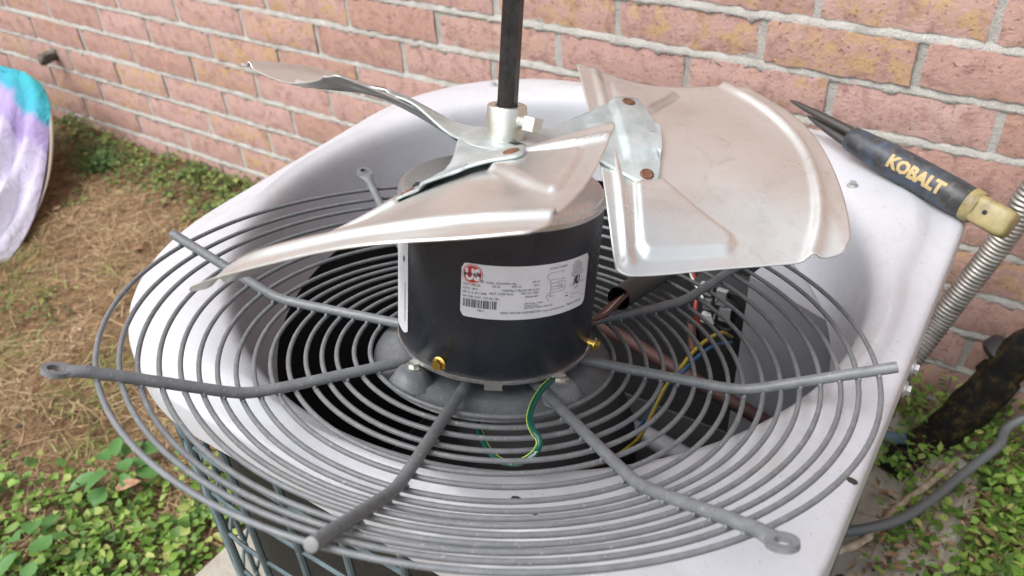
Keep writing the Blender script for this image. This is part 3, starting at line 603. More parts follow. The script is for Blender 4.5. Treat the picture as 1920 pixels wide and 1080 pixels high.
# wiring diagram
dg = MB()
def seg(pts, w_=.00022):
    Q = [lxy(*p) for p in pts]
    for (ax, ay), (bx, by) in zip(Q, Q[1:]):
        l_ = math.hypot(bx - ax, by - ay) or 1; ox, oy = -(by - ay) / l_ * w_ / 2, (bx - ax) / l_ * w_ / 2; dg.add(wrap([(ax + ox, ay + oy), (bx + ox, by + oy), (bx - ox, by - oy), (ax - ox, ay - oy)], .0005), [(3, 2, 1, 0)])
seg([(1550, 265), (1335, 315), (1285, 365), (1320, 410), (1335, 440), (1335, 540), (1320, 590), (1265, 640), (1290, 695), (1305, 695)])
seg([(1335, 410), (1545, 380)]); seg([(1335, 460), (1440, 440)]); seg([(1340, 510), (1440, 490)]); seg([(1335, 548), (1500, 515), (1500, 475)]); seg([(1320, 590), (1525, 545), (1535, 415), (1490, 425)]); seg([(1295, 620), (1325, 645), (1580, 580)]); seg([(1330, 645), (1330, 600)]); seg([(1508, 275), (1508, 310)]); seg([(1500, 360), (1500, 385)])
seg([(1440, 425), (1490, 415), (1490, 445), (1440, 455), (1440, 425)]); seg([(1440, 480), (1490, 470), (1490, 495), (1440, 505), (1440, 480)]); seg([(1605, 610), (1740, 570)]); seg([(1605, 660), (1780, 590)]); seg([(1540, 630), (1570, 625)], .0008)
L('wiring_diagram', dg, M_INK, lab, None)
# second sticker on the left side and its thin marks
def sticker2(a0, a1, h0, h1):
    b = MB(); n_ = 16; V = []
    for i in range(n_ + 1):
        a = a0 + (a1 - a0) * i / n_; cut = .004 * max(0, (i - n_ + 2) / 2) ** 2; V += [cyl(a, h0 + cut, RM + .0003), cyl(a, h1 - cut, RM + .0003)]
    b.add(V, [(2 * i, 2 * i + 2, 2 * i + 3, 2 * i + 1) for i in range(n_)]); return L('side_label', b, M_LABEL, mt, 180)
l2 = sticker2(-172, -115.2, .010, .099)
b = MB()
for h in (.060, .072): b.add([cyl(-150, h, RM + .0006), cyl(-115.6, h, RM + .0006), cyl(-115.6, h + .0004, RM + .0006), cyl(-150, h + .0004, RM + .0006)], [(0, 1, 2, 3)])
b.add([cyl(-122, .0655, RM + .0006), cyl(-120, .0640, RM + .0006), cyl(-119, .0675, RM + .0006), cyl(-121, .0690, RM + .0006)], [(0, 1, 2, 3)])
for a in (-124, -121.5, -119): b.add([cyl(a, .02, RM + .0006), cyl(a + .5, .02, RM + .0006), cyl(a + .5, .05, RM + .0006), cyl(a, .05, RM + .0006)], [(0, 1, 2, 3)]) if a > -120 else None
L('label_rule', b, M_INK, l2, None)
for a, h, tilt in ((-85.7, .0067, .35), (15.0, .0045, .1)):
    o_ = cyl(a, h); d_ = (math.cos(R(a)), math.sin(R(a)), tilt - .3); M_ = frame_M(o_, d_); b = MB(); b.lathe([(.0024, -.002), (.0024, .004), (.0050, .0042), (.0050, .0050), (.0040, .0056)], 18, M_); b.prism(hexa(.0038), .0052, .0086, M_); L('brass_screw', b, M_BRASS, mt, 30)
# ground wire: green with a yellow stripe, hanging through the rings
gw = [ong((1034, 713), -.002), ong((1018, 728), -.001), ong((1001, 755), -.003), ong((993, 785), -.004), ong((1000, 808), -.004), ong((1010, 822), -.006), ong((1010, 838), -.010), ong((995, 856), -.018), ong((968, 868), -.027), ong((935, 862), -.034), ong((912, 838), -.034), ong((899, 808), -.033), ong((896, 770), -.030), ong((897, 740), -.030)]
gp = spline(gw, 8); b = MB(); b.tube(gp, .0021, 12); gwo = L('ground_wire', b, M_GREEN, mt, 180)
camg = tog(CAM); T_ = np.gradient(gp, axis=0); T_ /= np.linalg.norm(T_, axis=1)[:, None]; vd = camg - gp; vd -= T_ * np.sum(vd * T_, 1)[:, None]; vd /= np.linalg.norm(vd, axis=1)[:, None]; sdv = np.cross(T_, vd)
sv = vd * .35 + sdv * .94; ins_ = gp + sv * .0019; b = MB(); b.tube(ins_, .00042, 6); L('wire_stripe', b, M_STRIPE, gwo, 180)
arc = np.concatenate([[0], np.cumsum(np.linalg.norm(np.diff(gp, axis=0), axis=1))])
v, f = text2d('OR 3257 105C 1000V', .0022); v = np.array(v); vx = v[:, 0]; s_beg = arc[72]; s_end = arc[50]; uu = s_beg + (s_end - s_beg) * (vx / vx.max()); b = MB(); VV = []
for u_, y_ in zip(uu, v[:, 1]):
    i_ = np.clip(np.searchsorted(arc, u_), 1, len(arc) - 1); t_ = (u_ - arc[i_ - 1]) / (arc[i_] - arc[i_ - 1]); c_ = gp[i_ - 1] * (1 - t_) + gp[i_] * t_; VV.append(c_ + vd[i_] * .00222 - sdv[i_] * (y_ - .0006))
b.add(VV, f); L('wire_print', b, M_INKWHITE, gwo, None)
# lead sleeve behind the motor with red and white leads
sl_ = [ong((1118, 600), .004), ong((1160, 560), .004), ong((1215, 525), .0), ong((1262, 500), -.02), ong((1320, 490), -.06)]
b = MB(); b.tube(spline(sl_[1:]), .0098, 20, caps=False); sv_ = L('lead_sleeve', b, M_SLEEVE, mt, 180)
b = MB(); b.tube(spline(sl_[1:]), .0086, 20, caps=False); L('sleeve_lining', b, M_DARK, sv_, 180)
for off_, m_ in ((0, M_RED), (.006, M_WHITEW), (-.005, M_SLEEVE), (.010, M_COPPER)):
    pts = [ong((1098, 604), .012 + off_ * .4)] + [q + np.array((off_ * .6, off_ * .5, off_ * .5)) for q in sl_[:3]]; b = MB(); b.tube(spline(pts), .0017, 8); L('lead_wire', b, m_, sv_, 180)

# ================================================================== FAN
fan = thing('fan', 'three-blade aluminium condenser fan still fitted on the motor shaft', 'fan', M=GM @ Matrix.Translation((0, 0, .138)) @ Matrix.Rotation(-.0137, 4, 'Y') @ Matrix.Rotation(-.0199, 4, 'X') @ Matrix.Translation((0, 0, -.138)))
PHI, BETA, FH0, CAMB, TW = .7433, .4599, .1382, -.7441, -1.2529
def S(r, t, extra=0.0):                           # blade surface in the guard frame (first blade)
    r = np.asarray(r, float); t = np.asarray(t, float); b_ = BETA + TW * (r - .12); q = np.maximum(0, 1 - ((r - .1303) / .078) ** 2); x = t * np.cos(b_)
    z = t * np.sin(b_) + CAMB * t * t - .0102 * ss(.02, .09, t) * q - .0052 * ss(.02, .1, -t) * q + .0052 * np.maximum(0, 1 - (t / .1) ** 2) * ss(.12, .235, r)
    return np.stack([np.cos(PHI) * r - np.sin(PHI) * x, np.sin(PHI) * r + np.cos(PHI) * x, FH0 + z + extra], -1)
def resample(P, n):
    P = np.asarray(P); Q = np.vstack([P, P[:1]]); d = np.concatenate([[0], np.cumsum(np.linalg.norm(np.diff(Q, axis=0), axis=1))]); u = np.linspace(0, d[-1], n, endpoint=False); return np.c_[np.interp(u, d, Q[:, 0]), np.interp(u, d, Q[:, 1])]
RF, cB = .2276, math.cos(.4599)
arc_ = [(math.sqrt(RF ** 2 - (t * cB) ** 2), t) for t in np.linspace(.088, -.088, 16)]
OB = [(.0664, .1000), (.0685, .1018), (.074, .1023), (.12, .1018), (.165, .1010), (.190, .1000), (.200, .1005), (.207, .0985), (.2115, .0945)] + arc_ + [(.2095, -.0925), (.2070, -.0958), (.2026, -.0975), (.1930, -.0975), (.1865, -.0968), (.1815, -.0985), (.16, -.0978), (.12, -.0975), (.072, -.0978), (.0655, -.0970), (.0610, -.0945), (.0595, -.0895), (.0605, -.06), (.0625, -.02), (.0635, .02), (.0655, .07)]
def dist_poly(Q, P, closed=False):
    P = np.asarray(P); A = P if closed else P[:-1]; B_ = np.roll(P, -1, 0) if closed else P[1:]; D_ = np.full(len(Q), 9.)
    for a, b_ in zip(A, B_): e = b_ - a; t = np.clip(((Q - a) @ e) / (e @ e), 0, 1); D_ = np.minimum(D_, np.linalg.norm(Q - a - t[:, None] * e, axis=1))
    return D_
def inside(Q, P):
    P = np.asarray(P); r_ = np.zeros(len(Q), bool); B_ = np.roll(P, -1, 0)
    for a, b_ in zip(P, B_):
        c_ = (a[1] > Q[:, 1]) != (b_[1] > Q[:, 1]); xi = (b_[0] - a[0]) * (Q[:, 1] - a[1]) / (b_[1] - a[1] + 1e-12) + a[0]; r_ ^= c_ & (Q[:, 0] < xi)
    return r_
LIP = [(.188, .106), (.1902, .1004), (.2056, .0431), (.2113, -.0046), (.2065, -.0445), (.1968, -.0751), (.1832, -.0988), (.180, -.104)]
IRG = [(.0815, .0991), (.0775, .044), (.073, -.0339), (.068, -.0890)]
PLO = [(.082, -.0323), (.0755, -.080), (.080, -.0882), (.1341, -.0888), (.1409, -.0813), (.1395, -.0736), (.1039, -.0293)]
PUP = [(.090, .088), (.0865, .045), (.1076, .0319), (.1485, .0852), (.144, .0900), (.10, .0905)]
lipP = spline(LIP, 6); prof_lip = np.asarray(lipP)
def emboss(Q):
    d = dist_poly(Q, lipP); out_ = np.hypot(Q[:, 0], Q[:, 1]) > np.interp(Q[:, 1], prof_lip[::-1, 1], np.hypot(prof_lip[::-1, 0], prof_lip[::-1, 1]))
    e = .0042 * np.exp(-(d / .0030) ** 2) - np.where(out_, .0012 * ss(.002, .010, d), 0)
    e = e + .0034 * np.exp(-(dist_poly(Q, IRG) / .0026) ** 2)
    for P_ in (PLO, PUP): dd_ = dist_poly(Q, P_, True); e = e + np.where(inside(Q, P_), .0042 * ss(0, .0045, dd_), 0)
    return e
ob = resample(spline(OB + OB[:1], 4)[:-1], 260); cen = np.array((.145, -.008)); NRG = 64; Qs = np.vstack([cen + (ob - cen) * (1 - (i / NRG)) for i in range(NRG)] + [cen[None]])
wob = .0012 * np.sin(Qs[:, 0] * 55 + 1) * np.sin(Qs[:, 1] * 47 + .5)
Vb = S(Qs[:, 0], Qs[:, 1], emboss(Qs) + wob); nO = len(ob)
F = [(i * nO + k, i * nO + (k + 1) % nO, (i + 1) * nO + (k + 1) % nO, (i + 1) * nO + k) for i in range(NRG - 1) for k in range(nO)] + [((NRG - 1) * nO + k, (NRG - 1) * nO + (k + 1) % nO, NRG * nO) for k in range(nO)]
bl = MB(); bl.add(Vb, F); blm = bl.mesh('blade', M_ALU, 180)
for k in range(3):
    o = put('blade', blm, fan, True); o.rotation_euler.z = k * 2 * math.pi / 3; md = o.modifiers.new('thickness', 'SOLIDIFY'); md.thickness = .0009; md.offset = -1
# spider: one stamped galvanised plate with three twisted arms
sp_r = np.array([.012, .022, .032, .042, .052, .062, .070, .078, .0859, .0925, .100, .1035, .1050, .1062, .1075, .1100, .1112]); hi_ = np.array([.027, .0265, .0265, .028, .0305, .0335, .0375, .0435, .0492, .0520, .0530, .0505, .0440, .0300, .0195, .0168, .0140]); lo_ = np.array([-.027, -.0250, -.0220, -.0195, -.0180, -.0185, -.0235, -.0300, -.0362, -.0382, -.0330, -.0220, -.0150, -.0110, -.0077, .0050, .0118])
NTs = 23; rs = np.concatenate([np.linspace(a, b_, 3, endpoint=False) for a, b_ in zip(sp_r, sp_r[1:])] + [[sp_r[-1]]]); hiI, loI = np.interp(rs, sp_r, hi_), np.interp(rs, sp_r, lo_); HUBZ = .1425
def arm_z(r, t):
    w_ = ss(.022, .075, r); flat = np.stack([np.cos(PHI) * r - np.sin(PHI) * t, np.sin(PHI) * r + np.cos(PHI) * t, np.full_like(r, HUBZ)], -1); st = .0030 * ss(-.0145, -.0115, t) * ss(.080, .083, r)
    return flat * (1 - w_)[..., None] + S(r, t, .0030 + st) * w_[..., None]
sm_ = MB()
for k in range(3):
    rg = np.repeat(rs, NTs); tg = np.concatenate([np.linspace(a, b_, NTs) for a, b_ in zip(loI, hiI)]); V = arm_z(rg, tg); ca, sa = math.cos(k * 2 * math.pi / 3), math.sin(k * 2 * math.pi / 3)
    V = np.c_[V[:, 0] * ca - V[:, 1] * sa, V[:, 0] * sa + V[:, 1] * ca, V[:, 2] + .00025 * k]; n_ = len(rs)
    sm_.add(V, [(i * NTs + j, (i + 1) * NTs + j, (i + 1) * NTs + j + 1, i * NTs + j + 1) for i in range(n_ - 1) for j in range(NTs - 1)])
sm_.lathe([(.001, HUBZ + .0010), (.0295, HUBZ + .0009), (.0305, HUBZ - .0002)], 48, caps=False)
spd = L('spider', sm_, M_GALV, fan, 50); md = spd.modifiers.new('thickness', 'SOLIDIFY'); md.thickness = .0016; md.offset = 0
for k in range(3):
    for r_, t_ in ((.0948, .0435), (.0923, -.0287)):
        z_ = arm_z(np.array([r_]), np.array([t_]))[0]; e1 = arm_z(np.array([r_ + .001]), np.array([t_]))[0] - z_; e2 = arm_z(np.array([r_]), np.array([t_ + .001]))[0] - z_; nrm = np.cross(e1, e2)
        b = MB(); b.lathe([(.0048, .0008), (.0046, .0014), (.0034, .0018), (.0028, .0012), (.0012, .0010)], 20, frame_M(z_, nrm)); o = L('rivet', b, M_RUST, fan, 60); o.rotation_euler.z = k * 2 * math.pi / 3; o.location.z = .00025 * k
    z_ = arm_z(np.array([.1040]), np.array([.013]))[0]; e1 = arm_z(np.array([.105]), np.array([.013]))[0] - z_; e2 = arm_z(np.array([.104]), np.array([.014]))[0] - z_; M_ = frame_M(z_, np.cross(e1, e2), e2)
    b = MB(); b.prism([(x + math.copysign(.004, x) * 0, y) for x, y in [(-.0055, -.0018), (-.004, -.0031), (.004, -.0031), (.0055, -.0018), (.0055, .0018), (.004, .0031), (-.004, .0031), (-.0055, .0018)]], .0007, .0011, M_); o = L('slot', b, M_BOXGREY, fan, None); o.rotation_euler.z = k * 2 * math.pi / 3; o.location.z = .00025 * k
q_ = ong((966, 271), HUBZ + .0012); M_ = Matrix.Translation((q_[0], q_[1], HUBZ + .0014)) @ Matrix.Rotation(R(-12), 4, 'Z'); b = MB()
b.prism([(-.008, -.001), (-.006, -.0034), (.006, -.0034), (.008, -.001), (.008, .001), (.006, .0034), (-.006, .0034), (-.008, .001)], 0, .0005, M_); L('slot', b, M_DARK, fan, None)  # raised dark plate, painted shade in place of an open window
b = MB(); b.lathe([(.0146, HUBZ + .0005), (.0134, HUBZ + .0018), (.0133, .1645), (.0126, .1660), (.0082, .1660), (.0078, .1645), (.0078, .150)], 48, caps=False); hb = L('hub', b, M_ZINC, fan, 40)
M_ = frame_M((0, 0, .1575), (math.cos(R(-8)), math.sin(R(-8)), .0)); b = MB(); b.lathe([(.0046, .010), (.0046, .0125), (.0042, .0130), (.0042, .0137), (.0046, .0142), (.0042, .0147), (.0046, .0152), (.0042, .0158), (.0042, .0185)], 20, M_); b.prism(hexa(.0064, 4, .55), .0180, .0265, M_); L('set_screw', b, M_ZINC, fan, 30)

# ================================================================== TOOL on the cover
tz0, tz1 = zK(.5655) + .0135, ZP + .0155
A_, B2 = onz((1600, 262), tz0 + .004), onz((1822, 385), tz1); ax = B2 - A_; Lg = float(np.linalg.norm(ax)); ax /= Lg
tool = thing('hand_tool', 'dark blue gripped hand tool with two steel prongs lying on the cover corner', 'tool', A_)
cam_dir = CAM - (A_ + B2) / 2; TM = frame_M(A_, ax, cam_dir - ax * (cam_dir @ ax))        # z along the tool, x to the lens
b = MB(); b.lathe([(.0085, -.006), (.0118, -.003), (.0128, .004), (.0140, .02), (.0150, .035), (.0156, .06), (.0156, Lg - .016), (.0150, Lg - .004), (.014, Lg - .002)], 32, TM); gr = b.build('grip', M_TOOL, tool, 50)
b = MB(); b.lathe([(.0153, Lg - .004), (.0158, Lg - .002), (.0158, Lg + .004), (.0148, Lg + .006)], 32, TM); b.build('collar', M_TOOLCAP, tool, 50)
cp = MB(); rc_ = .0142; poly = [(math.copysign(abs(math.cos(t)) ** .45, math.cos(t)) * rc_ * .96, math.copysign(abs(math.sin(t)) ** .45, math.sin(t)) * rc_ * .96) for t in np.linspace(0, 2 * math.pi, 33)[:-1]]
V = []; lv = [(Lg + .005, .94), (Lg + .010, 1.0), (Lg + .030, 1.0), (Lg + .036, .93), (Lg + .0385, .75), (Lg + .039, .3)]
for z_, s_ in lv: V += [tuple(TM @ Vector((x * s_, y * s_, z_))) for x, y in poly]
cp.add(V, [(i * 32 + k, i * 32 + (k + 1) % 32, (i + 1) * 32 + (k + 1) % 32, (i + 1) * 32 + k) for i in range(5) for k in range(32)] + [tuple(160 + k for k in range(32))]); capo = cp.build('end_cap', M_TOOLCAP, tool, 50)
b = MB(); b.lathe([(.0022, .0134), (.0022, .0140), (.0005, .0141)], 12, TM @ Matrix.Translation((0, 0, Lg + .016)) @ Matrix.Rotation(R(90), 4, 'Y')); b.build('hole_shade', M_DARK, capo, 60)  # dark disc on the cap, its colour stands for the shade in a hole
tip = onz((1482, 188), tz0 + .012); tl = TM.inverted() @ Vector(tuple(tip))
for off_, end, r0, name in ((.0052, tl, .0052, 'prong'), (-.0055, None, .0048, 'prong')):
    s0 = Vector((0, off_ * -1, -.002)); e_ = end if end is not None else Vector((tl.x, tl.y + .0055, tl.z * .70)); b = MB()
    pts = [s0.lerp(e_, t) for t in (0, .25, .5, .75, .92, 1)]; b.tube([tuple(TM @ q) for q in pts], [r0, r0 * .98, r0 * .86, r0 * .62, r0 * .42, r0 * .18], 12); b.build(name, M_TOOLSTEEL, tool, 60)
v, f = text2d('KOBALT', .0165, .0009, 'CENTER', 8); b = MB(); V = []
for x, y in v:
    an = -(y - .0058) / .0157; V.append(tuple(TM @ Vector((.0160 * math.cos(an), .0160 * math.sin(an), Lg * .585 + x * .92))))
b.add(V, [q[::-1] for q in f]); b.build('lettering', M_GOLDINK, gr, None)

# ================================================================== SERVICES beside the unit
def ridged(pts, r, pitch, name, m_, depth=.16):
    P = spline(pts, 40); d = np.concatenate([[0], np.cumsum(np.linalg.norm(np.diff(P, axis=0), axis=1))]); n_ = int(d[-1] / pitch * 6); u = np.linspace(0, d[-1], n_); Q = np.c_[[np.interp(u, d, P[:, i]) for i in range(3)]].T
    rad = r * (1 - depth * (.5 + .5 * np.cos(u / pitch * 2 * math.pi)) ** 2); b = MB(); b.tube(Q, rad, 20); return b.build(name, m_, None, 180)
cq = [np.array((.09, -.03, .60)), ony((1950, 340), -.05), ony((1905, 412), -.055), ony((1850, 488), -.06), ony((1790, 565), -.07), ony((1745, 625), -.09), np.array((-.06, -.16, .16)), np.array((-.09, CY + HALF - .01, .15))]
tag(ridged(cq, .0160, .0058, 'metal_conduit', M_CONDUIT), 'ribbed flexible metal conduit running down the wall behind the unit', 'conduit')
ip = thing('insulated_pipe', 'black foam-wrapped refrigerant pipe covered with moss beside the unit', 'pipe', (.02, -.05, 0))
iq = [np.array((.16, .0, .27)), ony((1930, 650), -.05), ony((1860, 725), -.075), ony((1790, 790), -.10), onz((1720, 845), .035), onz((1660, 900), .03)]
P = spline(iq, 14); u = np.arange(len(P)); rad = .0265 + .002 * np.sin(u * .23) + .001 * np.sin(u * .71 + 1); rad[:14] = .024; b = MB(); b.tube(P, rad, 20); b.build('foam_wrap', M_FOAM, ip, 180)
c_ = ony((1888, 672), -.045); b = MB(); b.tube([c_ + (P[16] - P[12]) * .6 * t for t in (-1, -.6, .6, 1)], [.026, .034, .035, .027], 18); b.build('wrap_sleeve', M_SLEEVE, ip, 50)
b = MB(); b.tube([c_ + np.array((-.002, -.012, -.026)) + (P[20] - P[15]) * .5 * t for t in (-1, -.5, .5, 1)], [.020, .029, .030, .022], 16); b.build('foam_lump', M_FOAM, ip, 180)
b = MB(); b.tube([onz((1655, 818), .055), onz((1676, 820), .06), onz((1697, 822), .065)], .0085, 14); tag(b.build('pipe_stub', M_PIPEBLUE), 'short light blue pipe stub behind the mossy pipe', 'pipe')
b = MB(); b.tube(spline([np.array((.30, -.012, .26)), onz((1932, 780), .135), onz((1870, 838), .115), onz((1800, 893), .10), onz((1745, 938), .105), onz((1690, 972), .105), onz((1630, 990), .10), onz((1540, 1002), .09)], 8), .0062, 14); tag(b.build('electrical_cable', M_CABLE, smooth=180), 'thick grey cable sagging from the wall across the weeds', 'cable')
b = MB(); tw_ = spline([onz((1560, 1036), .07), onz((1610, 1018), .075), onz((1650, 985), .07), onz((1690, 945), .06), onz((1745, 905), .06), onz((1795, 862), .055)], 6); b.tube(tw_, np.linspace(.0058, .0042, len(tw_)) * (1 + .12 * np.sin(np.arange(len(tw_)) * 1.7)), 9); tag(b.build('dry_vine', M_TWIG), 'pale dry vine stem curving past the corner of the unit', 'vine')
q = ony((102, 100), 0); b = MB(); M_ = frame_M((q[0], .0, q[2]), (0.1, -1, -.1)); b.lathe([(.016, -.01), (.018, .004), (.013, .010), (.012, .03), (.015, .036), (.010, .045), (.003, .047)], 14, M_)
b.v = [(x + .003 * math.sin(z * 300 + y * 200), y, z + .003 * math.sin(x * 310)) for x, y, z in b.v]
tag(b.build('pipe_plug', mat('corroded_plug', (.10, .09, .08), .8, build=lambda t, b_: t.l(t.ramp(t.noise(t.co('World'), 60, 5), [(.35, (.05, .04, .035)), (.6, (.14, .12, .10)), (.75, (.4, .38, .34))]), b_.inputs['Base Color'])), smooth=60), 'small corroded pipe end sticking out of the bricks', 'pipe end')

# ================================================================== CLOTH on the ground at the left
def b_dye(t, b):
    g_ = t.co('World'); sp_ = t.n('SeparateXYZ'); t.l(g_, sp_.inputs[0]); n_ = t.noise(g_, 7, 3, .5, .5)
    s_ = t.math('ADD', t.math('ADD', t.math('MULTIPLY', sp_.outputs[1], 1.0), t.math('MULTIPLY', sp_.outputs[0], -.10)), t.math('MULTIPLY', t.math('SUBTRACT', n_, .5), .10))
    col = t.ramp(t.math('ADD', s_, .5), [(.30, (.52, .51, .62)), (.455, (.45, .41, .58)), (.475, (.33, .27, .50)), (.515, (.36, .29, .52)), (.53, (.06, .34, .46)), (.57, (.05, .38, .44)), (.60, (.10, .42, .33))]); t.l(col, b.inputs['Base Color'])
    t.bump(b, t.math('ADD', t.noise(g_, 26, 5, .6, .8), t.math('MULTIPLY', t.noise(g_, 400, 3), .03)), .6, .02)
M_DYE = mat('tie_dye', (.5, .45, .6), .8, build=b_dye, spec=.2)
M_BEIGE = mat('beige_webbing', (.42, .36, .29), .85)
cl = thing('tie_dye_bag', 'slumped tie-dyed fabric bag in teal, purple and lavender by the wall', 'bag', (-2.0, -.3, 0))
edge = [((30, 150), .20), ((68, 152), .195), ((86, 185), .165), ((93, 230), .125), ((93, 290), .085), ((86, 345), .055), ((66, 405), .03), ((38, 450), .016), ((0, 495), .006), ((-60, 560), .002)]
E_ = spline([onz(p, z) for p, z in edge], 6); NL = 26; V = []; us = np.linspace(0, 1, NL) ** 1.5
for i, e in enumerate(E_):
    s_ = i / (len(E_) - 1)
    for j, u_ in enumerate(us):
        d = u_ * .62; puff = .040 * (1 - math.exp(-d / .03)) * (1 - .5 * s_); fold = .018 * math.sin(d * 48 + s_ * 5 + .8 * math.sin(s_ * 9)) * ss(.02, .10, d) + .015 * math.sin(d * 95 - s_ * 7 + 1.2 * math.sin(s_ * 7)) * ss(.008, .035, d) * (.45 + s_) + .004 * math.sin(d * 190 + s_ * 11) * ss(.006, .04, d) + .0 * math.sin(d * 120 - s_ * 7) * ss(.04, .15, d)
        V.append((e[0] - d * .93 + .012 * math.sin(s_ * 9), e[1] - d * .22 - puff * .2, e[2] + puff + fold * (.4 + s_) - .02 * s_ * d))
b = MB(); b.add(V, [(i * NL + j, i * NL + j + 1, (i + 1) * NL + j + 1, (i + 1) * NL + j) for i in range(len(E_) - 1) for j in range(NL - 1)]); b.build('dyed_fabric', M_DYE, cl, 180)
b = MB(); V = []
for i, e in enumerate(E_):
    s_ = i / (len(E_) - 1); wd = .009 * math.sin(min(1, s_ * 1.5) * math.pi) ; V += [tuple(e + np.array((0, 0, .001))), (e[0] + wd, e[1] + wd * .5, e[2] + .001), (e[0] - .03, e[1] - .01, e[2] - .025), (e[0] - .10, e[1] - .05, -.02)]
b.add(V, [(i * 4 + j, (i + 1) * 4 + j, (i + 1) * 4 + j + 1, i * 4 + j + 1) for i in range(len(E_) - 1) for j in range(3)]); b.build('side_band', M_BEIGE, cl, 180)

# ================================================================== PLANTS, STRAW, LITTER
def leafpoly(b, p, r, yaw, tilt, roll=0, kind=0):
    if kind == 0: sh = [(0, 0), (.55, .62), (1.05, .78), (1.45, .45), (1.5, 0), (1.45, -.45), (1.05, -.78), (.55, -.62)]
    elif kind == 1: sh = [(0, 0), (.5, .40), (1.1, .48), (1.7, .28), (2.1, 0), (1.7, -.28), (1.1, -.48), (.5, -.40)]
    else: sh = [(0, 0), (.3, .75), (.95, .95), (1.25, .5), (1.05, 0), (1.25, -.5), (.95, -.95), (.3, -.75)]
    jt = .35 if r > .0145 else 1.0; sh = [(x * (1 + jt * rr.uniform(-.15, .12)), y * (1 + jt * rr.uniform(-.3, .2))) for x, y in sh]
    M_ = Matrix.Translation(Vector(p)) @ Matrix.Rotation(yaw, 4, 'Z') @ Matrix.Rotation(tilt, 4, 'Y') @ Matrix.Rotation(roll, 4, 'X')
    V = [tuple(M_ @ Vector((x * r, y * r, abs(y) * r * .28 - (x - .7) ** 2 * r * .12 + rr.uniform(-.07, .07) * r))) for x, y in sh] + [tuple(M_ @ Vector((.85 * r, 0, -.02 * r)))]
    b.add(V, [(8, i, (i + 1) % 8) for i in range(8)])
def scatter(n, region, fn):
    k = 0; tries = 0
    while k < n and tries < n * 60:
        tries += 1; q = region()
        if q is None: continue
        fn(q[0], q[1]); k += 1
def hz(x, y): return float(hgt(np.array(x), np.array(y)))
def unit_clear(x, y): return not (-.745 < x < .085 and -1.02 < y < -.05)
rr = random.Random(11)
def clump(x, y, s, f): return .5 + .5 * math.sin(x * f + 1.3 * math.sin(y * f * .7 + s)) * math.sin(y * f * 1.1 + 1.7 * math.sin(x * f * .6 + s * 2))
def reg_front():                                   # weeds at the front left
    x, y = rr.uniform(-1.5, -.70), rr.uniform(-1.6, -.48)
    lim = -.70 + .10 * math.sin(x * 7) + (x + 1.0) * .35 + rr.gauss(0, .035)
    if y > lim or not unit_clear(x, y): return None
    return (x, y) if rr.random() < .25 + .75 * clump(x, y, 3, 19) else None
def reg_wall():                                    # creeper strip along the wall foot
    x, y = rr.uniform(-2.9, -.75), rr.uniform(-.30, -.012)
    lim = -.10 - .09 * ss(-2.1, -1.4, np.array(x)) - .03 * math.sin(x * 9) + rr.gauss(0, .03)
    return (x, y) if y > lim and unit_clear(x, y) and rr.random() < .3 + .7 * clump(x, y, 5, 23) else None
def reg_right():
    x, y = rr.uniform(-.06, .5), rr.uniform(-.9, -.01)
    inpad = x < .088 and y < -.055
    pr_ = .16 + .84 * clump(x, y, 2, 31) if inpad else .75
    return (x, y) if rr.random() < pr_ and not (x < -.012 and y < CY + HALF) else None
def weed(b, stems, zoff=0, rmin=.006, rmax=.014, kinds=(0, 0, 2), hmax=.03):
    def fn(x, y):
        z = hz(x, y) + zoff; h = rr.uniform(.004, hmax)
        for _ in range(rr.choice((1, 2, 3))):
            dx_, dy_ = rr.gauss(0, .010), rr.gauss(0, .010); leafpoly(b, (x + dx_, y + dy_, z + h), rr.uniform(rmin, rmax), rr.uniform(0, 6.28), rr.uniform(-.5, .35), rr.uniform(-.4, .4), rr.choice(kinds))
        if rr.random() < .35: stems.tube([(x, y, z - .01), (x + dx_, y + dy_, z + h)], .0008, 4, caps=False)
    return fn
b = MB(); st = MB(); scatter(5200, reg_front, weed(b, st, 0, .0035, .0115, (0, 0, 2, 1), .032)); tag(b.build('weed_cover', M_LEAF, smooth=180), 'low leafy green weeds on the soil at the front left of the unit', kind='stuff'); tag(st.build('weed_stems', M_STEM, smooth=180), 'thin stems under the front left weeds', kind='stuff')
b = MB(); st = MB(); scatter(2000, reg_wall, weed(b, st, 0, .004, .0095, (0, 1, 0), .028)); tag(b.build('creeper', M_LEAFDK, smooth=180), 'small-leaved creeper growing along the foot of the brick wall', kind='stuff')
b2 = MB(); scatter(4200, reg_right, weed(b2, st, .035, .0035, .009, (0, 1, 2, 1), .06)); tag(b2.build('side_weeds', M_LEAF, smooth=180), 'sparse weeds around the pipes at the right of the unit', kind='stuff')
b3 = MB()
def reg_br(): x, y = rr.uniform(.095, .45), rr.uniform(-.75, -.10); return (x, y)
scatter(1700, reg_br, weed(b3, st, .0, .006, .012, (0, 2), .06)); tag(b3.build('bright_weeds', M_LEAFBR, smooth=180), 'bright green clover weeds past the slab at the lower right', kind='stuff')
def reg_sp():
    x, y = rr.uniform(-2.2, -.74), rr.uniform(-1.3, -.05); return (x, y) if clump(x, y, 9, 13) > .80 else None
b4 = MB(); scatter(420, reg_sp, weed(b4, st, 0, .004, .009, (0, 1), .015)); tag(b4.build('seedlings', M_LEAFDK, smooth=180), 'scattered seedlings on the bare soil at the left', kind='stuff'); tag(st.build('creeper_stems', M_STEM, smooth=180), 'thin stems among the creeper and weeds', kind='stuff')
